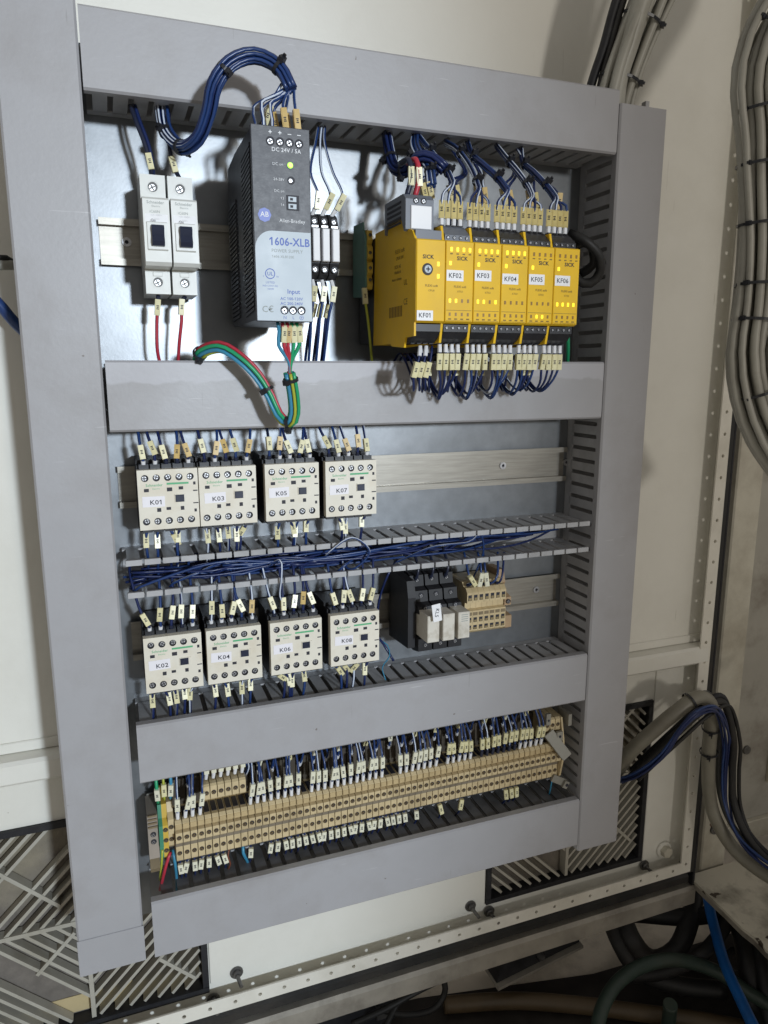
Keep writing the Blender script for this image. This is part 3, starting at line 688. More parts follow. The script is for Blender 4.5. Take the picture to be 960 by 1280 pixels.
text('AB', 3.2, (7.6, pn+.2, ph-55.8), WHITEINK, ps, .06); text('Allen-Bradley', 2.4, (26.5, pf, ph-59), WHITEINK, ps, .02, sx=.9)
text('1606-XLB', 5.0, (24.4, pf, H-7.0), BLUEINK, ps, .16, sx=.92); text('POWER SUPPLY', 2.2, (22.5, pf, H-12.8), GREYINK, ps, sx=.95); text('1606-XLB120E', 1.7, (19.5, pf, H-16.6), GREYINK, ps)
k = M(); k.ring((10.2, 31.6), 2.9, 3.5, pn, pf+.05, 24); part('approval_ring', k, BLUEINK, ps)
text('UL', 2.4, (10.2, pf, 31.5), BLUEINK, ps, .05); text('c', 1.4, (5.6, pf, 30.0), BLUEINK, ps); text('us', 1.4, (15.2, pf, 30.0), BLUEINK, ps)
text('LISTED', 1.4, (10.2, pf, 25.8), BLUEINK, ps); text('IND.CONT.EQ.', 1.1, (10.2, pf, 23.6), BLUEINK, ps); text('18WM', 1.1, (10.2, pf, 21.5), BLUEINK, ps)
text('Input', 2.9, (26.3, pf, 20.2), BLUEINK, ps, .08); text('AC 100-120V', 1.9, (24.8, pf, 15.4), BLUEINK, ps, .04); text('AC 200-240V', 1.9, (24.8, pf, 12.2), BLUEINK, ps, .04)
text('C\u20ac', 4.2, (8, pf, 8.0), GREYINK, ps, .02); text('N', 2.2, (19.8, pf, 2.8), BLUEINK, ps); text('L', 2.2, (25.8, pf, 2.8), BLUEINK, ps)
k = M(); k.ring((31.6, 2.9), 1.2, 1.5, pn, pf+.05, 16); k.box(30.9, 32.3, pn+.2, pf+.05, 2.75, 3.05); k.box(31.45, 31.75, pn+.2, pf+.06, 2.2, 3.6); part('earth_symbol', k, BLUEINK, ps)
# bundles ------------------------------------------------------------
def bundle(name, label, centre, wires, ties, spread=3.0, cat='wire bundle', twist=.02, seg=7, step=5, group=None, tier=None, ends=None, tie_tail=5):
    """centre: list of (x,n,z); wires: list of (radius, material, striped); ties: fractions along the path"""
    g = thing(name, label, cat, centre[0], group); o0 = Vector(centre[0])
    path = spline(centre, step); F = frames(path); n = len(wires)
    rr = max(w[0] for w in wires)
    spots = [(0., 0.)]; ringn = 1
    while len(spots) < n:
        c = 6*ringn
        spots += [(2.02*rr*ringn*math.cos(2*math.pi*i/c+ringn*.4), 2.02*rr*ringn*math.sin(2*math.pi*i/c+ringn*.4)) for i in range(c)]; ringn += 1
    spots = spots[:n]; cx = sum(s[0] for s in spots)/n; cyy = sum(s[1] for s in spots)/n
    for i, (r, m, st) in enumerate(wires):
        a, b = spots[i][0]-cx, spots[i][1]-cyy; ph = rnd()*6; pts = []
        for j, (p, (t, u, v)) in enumerate(zip(path, F)):
            tw = j*twist; c, s = math.cos(tw), math.sin(tw); q = 1+.18*math.sin(j*.3+ph); aa, bb = (a*c-b*s)*q, (a*s+b*c)*q
            pts.append(p+u*aa+v*bb-o0)
        if ends and i < len(ends) and ends[i]:
            tail = [Vector(e)-o0 for e in ends[i]]; ex = spline([pts[-4], pts[-1]]+tail, 3.5)
            ex = [p for p in ex if (p-pts[-4]).length > (pts[-1]-pts[-4]).length*.98]
            pts = pts[:-1]+ex
        k = M(); tube(k, pts, r, seg, 1 if st else None, jit(1.1)-.45); part('wire', k, [m, STRIPE], g, smooth=True)
        if ends and i < len(ends) and ends[i]:
            mm_, L = (tier or (MARK, 11)); c = pts[-1]; t = (pts[-1]-pts[-3]).normalized()
            kk = M(); marker_mesh(kk, c-t*(L*.5+5), t, (CP-(c+o0)).normalized(), L); part('wire_marker', kk, [mm_, INK], g)
            kk = M(); kk.cyl(c-t*5, t, 1.7, 1.6, 5.5, 8); part('ferrule', kk, FERR, g)
    R = rr*(1+.9*math.sqrt(n))*.92 if n > 1 else rr
    for f in ties:
        f, td = f if isinstance(f, tuple) else (f, None)
        j = min(len(path)-2, int(f*(len(path)-1))); cable_tie(g, path[j]-o0, F[j][0], R, tie_tail, tdir=td)
    return g
b12 = [(1.25, BLUE if i % 3 else DBLUE, i % 4 != 3) for i in range(12)]
top_in = [[(px0+8+i*2.6+jit(.5), 112-(i % 3)*8, pz1+14), (px0+9+i*2.6, 112-(i % 3)*8, pz1+1)] for i in range(11)]
bundle('wire_bundle', 'striped blue wire bundle arching over the top duct into the power supply',
       A((203, 132, 35), (208, 165, 44), (226, 184, 62), (247, 172, 78), (260, 140, 88), (268, 106, 95), (288, 80, 98), (318, 70, 100), (348, 84, 104), (364, 112, 110)), b12,
       [(.14, (0, 1, -1)), (.30, (1, 1, -.5)), (.66, (.4, 1, -.6)), (.92, (.5, 1, .5))], ends=None)
for i in range(8):
    x = px0+8+i*3.2 if i < 4 else px0+22+(i-4)*4.2; nn = 104+(i % 2)*10; c = at(364+jit(5), 106+jit(4), n=108)
    wire('striped blue wire with amber marker entering the power supply top, %s from the left' % ('first', 'second', 'third', 'fourth', 'fifth', 'sixth', 'seventh', 'eighth')[i] if i > 3 else 'striped blue wire without marker entering the power supply top, %s from the left' % ORD[i],
         [(x, nn, pz1-.5), (x+.3, nn, pz1+8), (x-.5, nn-1, pz1+18), (c.x*.5+x*.5, 108, pz1+25), tuple(c)], 9 if i > 3 else None, 1.15, BLUE, MARKO, FERR if i == 3 else None, 4, True, L=15)
wire('blue wire with upright cream marker above the power supply', [(px0+12, 96, pz1-1)]+A((340, 128, 104), (352, 105, 106)), 17, 1.1, BLUE, MARK, None, 4, True, L=13)
# coloured mains bundle under the power supply
mains = [(1.55, RED, False), (1.55, LBL, False), (1.55, GRN, False), (1.45, RED, False), (1.5, LBL, False), (1.5, GRN, False), (1.2, YGR, False)]
bundle('wire_bundle', 'red, blue and green mains wires looping down over the second duct',
       A((247, 462, 40), (250, 442, 58), (275, 434, 74), (300, 448, 82), (322, 470, 84), (338, 496, 86), (348, 518, 88), (361, 529, 92), (367, 516, 96), (366, 492, 100), (362, 466, 104)), mains,
       [(.17, (0, 1, -.6)), (.56, (-.8, 1, 0)), (.745, (.6, 1, -.6)), (.97, (-1, 1, 0))], tie_tail=4)
for i, (m, u, mk) in enumerate(((LBL, 349, LBL), (RED, 355, MARK), (RED, 361, MARKO), (GRN, 367, MARK), (GRN, 374, MARK))):
    x = px0+18+i*3.4
    wire('%s mains wire under the power supply, number %s from the left' % (('light blue', 'red', 'red', 'green', 'green')[i], ('one', 'two', 'three', 'four', 'five')[i]),
         [(x, 112, pz0+.5)]+A((u, 415, 110), (u+jit(1), 432, 109), (361+i*.8, 452, 105), (362, 470, 103)), 8 if i else None, 1.4, m, mk, None, 4, L=13)
# ------------------------------------------------------------------ slim relays beside the power supply
def make_slim():
    t = thing('terminal_relay', '', 'relay', (0, 0, 0), 'slim black and white relays'); w = 7.0
    k = M(); k.ext([(8, -20), (60, -24), (66, -21), (70, -13), (70, 13), (66, 22), (60, 25), (8, 20)], 0, w); part('housing', k, BLACKD, t)
    k = M(); k.box(.7, w-.7, 69, 75, -12, 12, .6); part('white_body', k, WHITE, t)
    for z in (18, -17.5): place('terminal_screw', SC_T2, t, (w/2, 69.2, z))
    k = M(); k.box(1, w-1, 68, 71, 13.2, 14.6); part('clip', k, STEEL, t)
    return t
SC_T2 = screw_mesh(2.4, [BLACK, INK, STEEL])
sl = make_slim(); sl.location = W(297.6, 0, 138); sl['label'] = 'leftmost slim relay with a white front, touching the power supply'
copy_tree(sl, (305.3, 0, 138), 'middle one of the three slim white-fronted relays'); copy_tree(sl, (313.2, 0, 138), 'rightmost slim relay with a white front, facing the green terminal')
for i in range(3):
    x = 301.1+i*7.8; on = ('leftmost', 'middle', 'rightmost')[i]
    wire('blue wire into the top of the %s slim relay' % on, [(x, 62, 161)]+A((394+i*15+4, 245, 66), (388+i*14, 215, 60), (394+i*6, 180, 48), (398+i*4, 158, 40)), 12+i*.5, 1.1, BLUE, MARK, FERR, 6, True, L=13)
    wire('blue wire below the %s slim relay' % on, [(x, 60, 113.5)]+A((393+i*12, 366, 62), (389+i*11, 395, 60), (388+i*10, 420, 52), (385+i*9, 462, 40)), 11, 1.2, BLUE, MARK, FERR, 6, L=12)
    wire('second blue wire behind the %s slim relay, running down to the duct' % on, [(x-1, 45, 114)]+A((392+i*9, 380, 50), (389+i*9, 400, 48), (384+i*10, 430, 44), (380+i*10, 465, 36)), 24, 1.2, DBLUE, MARK, None, 6, L=11)
# ------------------------------------------------------------------ green and yellow earth terminal
t = thing('earth_terminal', 'green and yellow earth terminal on the top rail', 'terminal', (351.8, 0, 0))
k = M(); k.ext([(9, 106), (34, 104), (36, 110), (42, 112), (42, 152), (37, 158), (36, 164), (12, 165), (9, 150)], 0, 1.2); part('green_body', k, TGREEN2, t)
k = M(); k.ext([(9, 108), (42, 110), (44, 114), (41, 121), (44, 123), (44, 131), (40.5, 133), (44, 135), (44, 143), (41, 146), (44, 149), (42, 157), (9, 159)], 1.25, 5.9); part('yellow_body', k, TYEL, t)
for z in (117.5, 127, 139, 153): place('terminal_screw', SC_S, t, (3.6, 44.1, z))
wire('yellow and green wire from the earth terminal to the duct below', [(355, 38, 108)]+A((456, 370, 42), (460, 400, 42), (463, 430, 40), (466, 465, 34)), 7, 1.2, YGR, MARK, FERB, 4, L=13)
# ------------------------------------------------------------------ yellow safety modules
X0, X1, Z0, Z1, NF = 357.9, 497.0, 79.0, 136.0, 135.
MW = (X1-X0)/6; MH = Z1-Z0
side = [(44, 64), (50, 153), (112, 153.5), (118, 146), (128, 143.2), (133, 136.8), (NF, 135.8), (NF, 79.2), (132.5, 78), (132.5, 68.5), (116, 68), (113, 60.5), (88, 62), (84, 64)]
side2 = [(44, 64), (50, 138), (133, 136.8), (NF, 135.8), (NF, 79.2), (132.5, 78), (84, 77), (80, 64)]
lit = {1: None, 2: ((1, 1, 1, 1), (1, 1, 0, 0), (0, 0, 0, 0)), 3: ((1, 1, 1, 1), (1, 1, 0, 1), (0,)*4), 4: ((1,)*4, (0,)*4, (0,)*4), 5: ((0,)*4, (0,)*4, (0, 1, 1, 0)), 6: ((0,)*4, (1,)*4, (0,)*4)}
for i in range(1, 7):
    x = X0+(i-1)*MW
    lab = {1: 'yellow controller module marked KF01 at the left end, with a round dial'}.get(i, 'yellow safety module marked KF0%d, %s of the row' % (i, ('', '', 'second', 'third', 'fourth', 'fifth', 'sixth and last')[i]))
    t = thing('safety_module', lab, 'module', (x, 0, 0), 'yellow safety modules')
    k = M(); k.ext(side2, .15 if i > 1 else 1.7, MW-.15); part('housing', k, YEL, t)
    if i == 1:
        k = M(); k.ext(side, 0, 1.6); part('side_cheek', k, YEL, t)
    k = M(); k.ext([(8, 66), (8, 150), (48, 150), (44, 66)], .4, MW-.4); part('rail_foot', k, BLACK, t)
    k = M(); k.box(.25, MW-.25, NF-.5, NF+1.0, Z0, Z1, .5); part('front_face', k, YEL, t)
    # fine separator rib seen between plugs
    if i > 1:
        k = M(); k.ext([(60, 137), (60, 148), (128, 147.5), (131, 137)], -.9, 1.0); part('rib', k, YEL, t)
        k = M(); k.ext([(60, 78), (60, 62), (128, 64), (131, 78)], -.9, 1.0); part('rib', k, YEL, t)
    f = NF+1.05; q = NF+1.12
    def led(u, v, on, w=1.5, h=2.4):
        k = M(); k.box(u*MW-w/2, u*MW+w/2, NF+.9, NF+1.2, Z1-v*MH-h/2, Z1-v*MH+h/2); part('led', k, LEDY if on else LEDOFF, t)
    text('SICK', 2.7, (MW*(.40 if i == 1 else .58), q, Z1-.21*MH), INK, t, .10, sx=1.05)
    text('FLEXI soft', 1.6, (MW*.52, q, Z1-.56*MH), BROWNINK, t, .03); text({1: 'CPU0', 5: 'XTDI', 6: 'XTDI'}.get(i, 'XTIO'), 1.4, (MW*.52, q, Z1-.62*MH), BROWNINK, t)
    if i == 1:
        led(.75, .29, 1, 1.7, 2.8); led(.75, .44, 1, 1.7, 2.8)
        k = M(); k.cyl((MW*.38, NF+.9, Z1-.36*MH), (0, 1, 0), 4.3, 4.1, .6, 20); part('dial_well', k, INK, t)
        k = M(); k.cyl((MW*.38, NF+1.5, Z1-.36*MH), (0, 1, 0), 2.9, 2.7, .7, 16); k.cur = 1
        for a in (0, 1): k.obox((MW*.38, NF+2.25, Z1-.36*MH), Vector((1-a, 0, a)), Vector((0, 1, 0)), Vector((-a, 0, 1-a)), 1.7, .06, .4)
        part('dial', k, [LTGREY, INK], t)
        k = M(); k.box(.6, 13.5, NF+1, NF+1.3, Z0+.4, Z0+7.6); part('label_plate', k, WHITE, t); text('KF01', 3.3, (7.1, NF+1.4, Z0+4), INK, t, .04)
        # printed text on the visible side
        for j, (s, h, nn, zz) in enumerate((('FLEXI soft', 3.0, 104, 132), ('CPU0 24V', 2.4, 104, 127), ('SICK AG', 2.4, 100, 121), ('Waldkirch', 2.2, 100, 117), ('Made in Germany', 1.8, 98, 112), ('UL', 4, 116, 108), ('CE', 4.5, 116, 94))):
            text(s, h, (-.12, nn, zz), BROWNINK, t, side=True, bold=.04)
        k = M()
        for j in range(14): k.box(-.12, -.02, 82+j*2.0, 82+j*2.0+(.9 if j % 3 else 1.4), 84, 92)
        part('barcode', k, BROWNINK, t)
    else:
        a, b, c = lit[i]
        for j in range(4):
            u = .20+j*.215
            led(u, .10, a[j], 1.6, 2.7); led(u-.03, .735, b[j], 1.5, 2.6); led(u-.03, .905, c[j], 1.5, 2.4)
            k = M(); k.box((u-.03)*MW-1.2, (u-.03)*MW+1.2, NF+1, NF+1.14, Z1-.965*MH-.45, Z1-.965*MH+.45); part('print_mark', k, BROWNINK, t)
            k = M(); k.box(u*MW-1.0, u*MW+1.0, NF+1, NF+1.14, Z1-.155*MH-.4, Z1-.155*MH+.4); part('print_mark', k, BROWNINK, t)
        led(.17, .27, 1, 1.7, 2.6)
        k = M(); k.box(1, MW-1.4, NF+1, NF+1.13, Z1-.855*MH-.15, Z1-.855*MH+.15); k.box(1, MW-1.4, NF+1, NF+1.13, Z1-.985*MH-.12, Z1-.985*MH+.12); part('print_line', k, BROWNINK, t)
        o = M(); a_ = .9*(i == 3)-.6*(i == 4); o.box(.8, 14.6, NF+1, NF+1.3, Z1-.49*MH+a_, Z1-.355*MH+a_); part('label_plate', o, WHITE, t); text('KF0%d' % i, 3.4, (7.7, NF+1.4, Z1-.425*MH+a_), INK, t, .04)
    # black plug-in terminals above and below
    for s, (z0, z1) in (('top', (137, 149)), ('bottom', (64, 77.5))):
        if i == 1 and s == 'top':
            k = M(); k.box(1.2, MW-1.5, 112, 131.5, 137, 143.2); part('blank_cover', k, SLATE, t); continue
        m = SLATE if (i == 2 and s == 'top') else BLACK
        k = M()
        if s == 'top': k.ext([(64, 138), (64, 149), (120, 149), (124, 146.5), (131, 141), (131, 137.2)], 1.5, MW-1.3)
        else: k.ext([(64, 77), (131, 77.2), (131, 72), (126, 67), (120, 64), (64, 64)], 1.5, MW-1.3)
        pl = part('plug', k, m, t)
        if not (i == 1):
            for j in range(4): place('terminal_screw', SC_S, pl, (3.8+j*5.1, 131.1, 139.3 if s == 'top' else 75.0))
        k = M()
        for j in range(4):
            if s == 'top': k.box(2.4+j*5.1, 5.4+j*5.1, 117.5, 121, 149, 149.8)
            else: k.box(2.4+j*5.1, 5.4+j*5.1, 117.5, 121, 63.2, 64)
        part('entry_collar', k, BLACKD, pl)['kind'] = 'stuff'
# black end plate and cable loop beyond the last module
k = M(); k.ext([(8, 66), (8, 150), (60, 150), (112, 140), (112, 66)], X1+.3, X1+5); o = part('end_plate', k, BLACK, None); tag(o, 'black end plate against the right side of module KF06', 'plate')
cable('coiled_cable', 'thick black cable coiled beside the right end of the yellow modules', 'cable', A((712, 292, 60), (730, 300, 70), (748, 318, 72), (750, 340, 66), (738, 354, 60), (722, 350, 54), (716, 330, 50), (722, 306, 56), (738, 306, 62), (742, 330, 58), (726, 342, 48)), 4.2, RUBBER)
cable('green_wire', 'green earth wire below the right end of the yellow modules', 'wire', A((708, 405, 60), (710, 430, 50), (709, 460, 34)), 1.8, GRN)
# slate relay plug on top of the first module
t = thing('relay_plug', 'slate grey relay plug with white face on top of module KF01', 'plug', (0, 0, 0))
k = M(); k.ext([(78, 147), (78, 170), (116, 170), (121, 166), (121, 145), (118, 143.8), (112, 153.6), (80, 153.6)], 355.5, 377.8); part('body', k, SLATE, t)
k = M(); k.box(359.4, 375.8, 120.6, 122.2, 145.3, 161.5, .4); part('white_face', k, WHITE, t)
for x in (363.5, 369.5): place('terminal_screw', screw_mesh(2.2, [INK, INK, STEEL], 1.0), t, (x, 121.3, 165.0))
for j in range(5):
    k = M(); k.box(355.1, 355.6, 84, 112, 150+j*3.6, 151.6+j*3.6); part('vent_slot', k, INK, t)
wire('black wire with yellow marker on the slate relay plug', [(360.5, 110, 169)]+A((514, 222, 112), (511, 200, 110), (500, 205, 96)), 15, 2.2, FERB, MARK, FERB, 7, L=13)
wire('red wire with yellow marker on the slate relay plug', [(367, 110, 169)]+A((524, 222, 112), (520, 200, 110), (510, 204, 96)), 15, 2.2, RED, MARK, None, 7, L=13)
bundle('wire_bundle', 'thick dark bundle bending down from the top duct left of the yellow modules', A((483, 168, 36), (487, 190, 44), (494, 210, 56), (510, 212, 70), (522, 196, 84), (540, 198, 90), (556, 212, 96)), [(1.6, DBLUE, i == 1) for i in range(7)], [(.3, (-1, 0, -1)), (.5, (0, 1, -1)), (.7, (0, 1, 1))])
bundle('wire_bundle', 'short dark bundle dropping from the top duct above the slate relay plug', A((520, 168, 44), (519, 182, 58), (526, 198, 76), (536, 210, 90), (540, 232, 104)), [(1.3, BLUE, i % 2 == 0) for i in range(5)], [(.55, (0, 1, -1)), (.8, (0, 1, 0))])
# bundles into the top plugs, four wires each
src = {2: [(522, 168, 44), (536, 186, 66), (549, 202, 84), (560, 216, 98), (566, 230, 110)], 3: [(556, 178, 44), (572, 188, 66), (586, 206, 84), (594, 222, 98), (599, 236, 110)],
       4: [(584, 178, 44), (590, 194, 66), (602, 204, 84), (622, 222, 98), (634, 238, 110)], 5: [(620, 182, 44), (634, 200, 66), (648, 216, 86), (661, 234, 102), (666, 246, 112)], 6: [(651, 186, 44), (654, 204, 62), (668, 216, 84), (686, 236, 102), (694, 248, 112)]}
for i in range(2, 7):
    x = X0+(i-1)*MW; ends = []
    for j in range(4):
        tx = x+3.9+j*5.1; ends.append([(tx+jit(.4)-.4*(j-1.5), 120, 170+jit(1)), (tx, 119.3, 158), (tx, 119.3, 149.5)])
    bundle('wire_bundle', 'tied blue wires curving down into the front top plug of module KF0%d' % i, A(*src[i]), [(1.05, BLUE if j % 2 else DBLUE, j != 2) for j in range(4)], [(.42, (0, 1, 1)), (.86, (.4, 1, .6))], ends=ends, tier=(MARKY, 12.5), group='wire bundles above the yellow modules')
    for j in range(2 if i < 6 else 3):
        tx = x+4+j*5.5-(6 if j < 2 else -10); u0 = src[i][1][0]
        wire('rear blue wire %s behind the top plug of module KF0%d' % (ORD[j], i), [(tx, 96, 149), (tx, 98, 158), (tx, 100, 176), (tx-1, 98, 186)]+A((u0+8+j*3, 215, 70), (u0-8, 186, 46)), 29+jit(1.5), 1.1, DBLUE, MARKY if rnd() < .7 else MARKO, FERR, 5, rnd() < .4, 'rear wires above the yellow modules', L=12.5)
# wires of the bottom plugs, looping back over the duct edge
for i in range(2, 7):
    x = X0+(i-1)*MW
    for j in range(4):
        tx = x+3.9+j*5.1-4*(i == 2)*0; bx = x+MW/2+jit(4); dp = 20+rnd()*8
        pts = [(tx, 119.3, 63.6), (tx+jit(.2), 119.5, 55), (tx+jit(.5), 118, 44), (tx*.6+bx*.4, 113, 33), (tx*.3+bx*.7, 100, 56-dp-8), (bx, 82, 58-dp), (bx, 68, 50+jit(3)), (bx, 54, 57), (bx, 40, 54), (bx, 30, 44)]
        wire('blue wire looping back under module KF0%d from its %s bottom terminal' % (i, ORD[j]), pts, 13.5, 1.0, DBLUE if rnd() < .6 else BLUE, MARK, FERR, 6.5, rnd() < .3, 'wires below the yellow modules', L=12.5)
    for j in range(2):
        tx = x+2+j*6
        pts = [(tx, 88, 62), (tx, 90, 52), (tx+jit(1), 92, 38), (tx+3, 84, 26), (x+12, 70, 38), (x+12, 55, 57), (x+12, 34, 46)]
        wire('rear blue wire %s looping under module KF0%d' % (ORD[j], i), pts, 18, 1.0, DBLUE, MARK, FERR, 5, False, 'rear wires below the yellow modules', L=11)
for j in range(3):
    tx = X0+14+j*5
    wire('blue wire with tilted marker under module KF01, %s of three' % ORD[j], [(tx, 112, 62), (tx-2, 114, 52), (tx-6, 114, 40), (tx-2, 104, 28), (tx+6, 84, 34), (tx+6, 58, 57), (tx+6, 36, 48)], 19, 1.0, DBLUE, MARK, FERR if j < 2 else None, 8, L=12)
# ------------------------------------------------------------------ black relays and beige terminal cluster on the lower rail
for i in range(3):
    x = 394.5+i*15.1
    t = thing('plug_in_relay', 'dirty white relay in a black socket, %s of the three' % ('leftmost', 'middle', 'rightmost')[i], 'relay', (x, 0, -186), 'plug-in relays on black sockets')
    k = M(); k.ext([(8, -26), (8, 40), (34, 44), (40, 42), (42, 32), (50, 30), (52, 20), (60, 18), (62, 12), (50, 10), (50, -11), (62, -12), (62, -24), (50, -27)], 0, 13.5); part('socket', k, BLACKD, t)
    k = M(); k.box(1.0, 12.6, 50, 80, -9.5, 15.5, .6); part('relay_case', k, mat('dirty_relay_white', (.66, .63, .56), .4, var=.05, dirt=(.32, .27, .19), dirt_amt=.8, dscale=70), t)
    for zz, nn in ((38, 41.0), (26, 51), (17, 61.2), (-18, 62.1)): place('terminal_screw', SC_T2, t, (7, nn, zz))
    if i == 2:
        for j in range(4):
            k = M(); k.box(4, 10.5, 80, 80.12, 7+j*2-.3, 7+j*2+.3); part('print_line', k, GREYINK, t)
k = M(); k.ext([(8, -212), (8, -142), (52, -145), (56, -160), (56, -208)], 386.5, 394); o = part('end_bracket', k, BLACKD, None); tag(o, 'black end bracket left of the dirty white relays', 'bracket')
t = thing('tag', 'small tilted white tag reading KL5 on the leftmost relay', 'tag', tuple(at(546, 766, n=84)))
k = M(); a = -.13; k.obox((0, 0, 0), Vector((math.cos(a), 0, -math.sin(a))), Vector((0, 1, 0)), Vector((math.sin(a), 0, math.cos(a))), 4.2, .3, 8); part('plate', k, WHITE, t)
o = text('KL5', 3.4, (0, .4, 0), INK, t, .04); o.rotation_euler = (math.pi/2, math.pi/2+.13, 0)
for i in range(3):
    x = 400+i*15.1
    wire('black wire rising from the %s plug-in relay to the open duct' % ('leftmost', 'middle', 'rightmost')[i], [(x, 40, -148), (x, 46, -141), (x+1, 44, -134), (x+2, 30, -122)], None, 1.3, FERB, None, FERB, 5)
t = thing('terminal_cluster', 'block of seven beige clamp terminals beside the plug-in relays', 'terminal', (449.5, 0, -182), None)
for i in range(7):
    x = i*6.0
    k = M(); k.ext([(8, -22), (8, 26), (38, 26), (42, 22), (46, 22), (50, 18), (50, 8), (45, 7), (45, 1), (50, 0), (50, -20), (46, -23)], x+.1, x+5.9); o = part('terminal_segment', k, BEIGE, t)
    for zz, h in ((13, 5.5), (-9, 4.6), (-16.5, 4.2)):
        k = M(); k.box(x+1.2, x+4.9, 49.9, 50.15, zz-h/2, zz+h/2); k.cur = 1; k.box(x+1.8, x+4.4, 50.15, 50.35, zz-h/2+.4, zz); part('clamp_hole', k, [INK, mat('brass_dull', (.35, .28, .15), .4, .7)], o)
    k = M(); k.box(x+.8, x+5.2, 50, 50.5, -4.5, -1.5); part('marker_tab', k, BEIGED, o)
k = M(); k.ext([(8, -210), (8, -150), (30, -150), (34, -162), (30, -170), (46, -174), (46, -182), (32, -184), (32, -190), (48, -192), (48, -204), (40, -208)], 492.3, 499.5); o = part('end_clamp', k, mat('aged_beige', (.42, .29, .17), .5, var=.15, scale=60), None); tag(o, 'aged beige end clamp right of the beige clamp terminals', 'clamp')
for z in (-178, -198): place('clamp_screw', SC_T2, o, (496, 47, z))
k = M()
for j in range(5): k.box(451, 470+j*2, 30-j, 32-j, -156+j*3.4, -154.4+j*3.4)
part('bus_comb', k, BEIGE, t)['kind'] = 'stuff'
for i, (u0, v0, m, mk) in enumerate(((586, 700, BLUE, MARK), (601, 690, BLUE, MARKW), (606, 690, BLUE, MARKW), (622, 700, BLUE, None), (628, 700, DBLUE, None))):
    x = 452+i*7.5
    wire('blue wire %s from the left into the beige clamp terminals' % ORD[i], [(x, 44, -158)]+A((592+i*8, 728, 50), (u0, v0+18, 50), (u0-6+i*2, 690, 40)), 11 if mk else None, 1.1, m, mk, FERB, 4, L=14)
# ------------------------------------------------------------------ long row of beige terminals
NB = 62; BX0, BX1 = 172.6, 565.4; PT = (BX1-BX0)/NB
prof = [(8, -384), (34, -386), (41, -383), (42.5, -381.5), (42.5, -368), (37, -366.5), (37, -363), (47, -362), (48.5, -360.5), (48.5, -351.2), (43, -350), (43, -349), (47.5, -348.4), (47.5, -342.8), (45, -340.9), (22, -340.9), (22, -331), (42, -329), (44, -327), (44, -315), (42, -313.5), (8, -312)]
prof_lo = prof[:15]+[(22, -340.9), (8, -340.9)]
def block_mesh(p):
    k = M(); k.ext([(a, b+350) for a, b in p], .36, PT-.36); return k.mesh('terminal_body', BEIGE)
bm_hi, bm_lo = block_mesh(prof), block_mesh(prof_lo)
k = M(); k.box(.5, PT-.5, 47.3, 48.0, 1.8, 6.6, .2); mk_tab = k.mesh('marker_tab', mat('tab_tan', (.50, .38, .20), .45, var=.12, scale=60))
k = M(); k.box(.15, PT-.15, 36.6, 43.4, -17.4, -12.6); k_ = M(); k_.box(.9, PT-.9, 25, 41, 9.2, 9.5); entry = k_.mesh('wire_entry', INK)
lab_strip = k.mesh('label_strip', mat('smoky_strip', (.20, .165, .12), .3, var=.3))  # label strips, recess shade between the tiers put into their colour
k = M(); k.box(.4, PT-.4, 8, 21, 9.4, 34); rear = k.mesh('rear_section', mat('sooty_beige', (.07, .055, .038), .6, var=.3, scale=60))  # block backs coloured near black for the shade behind the row
def tblock(i):
    hi = 4 <= i <= 9 or i >= NB-3
    lab = 'beige double-level terminal block in the long bottom row'
    if i == 0: lab = 'beige terminal block at the left end of the long bottom row'
    elif i == NB-1: lab = 'beige terminal block at the right end of the long bottom row'
    elif hi and i < 12: lab = 'beige three-level terminal block with its open top level showing near the left'
    elif hi: lab = 'beige three-level terminal block beside the right end of the long row'
    t = thing('terminal_block', lab, 'terminal block', (BX0+i*PT, 0, -350), 'beige terminal blocks of the bottom row')
    place('body', bm_hi if hi else bm_lo, t); place('marker_tab', mk_tab, t); place('label_strip', lab_strip, t); place('wire_entry', entry, t)
    place('terminal_screw', SC_T, t, (PT/2, 42.5, -24.6)); place('terminal_screw', SC_T, t, (PT/2, 48.5, -5.8))
    if hi: place('terminal_screw', SC_T, t, (PT/2, 44.0, 29))
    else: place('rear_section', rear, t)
    return t
for i in range(NB): tblock(i)
for i, x in enumerate((BX0+11*PT, BX0+17*PT, BX0+28*PT, BX0+39*PT, BX0+48*PT)):
    pass
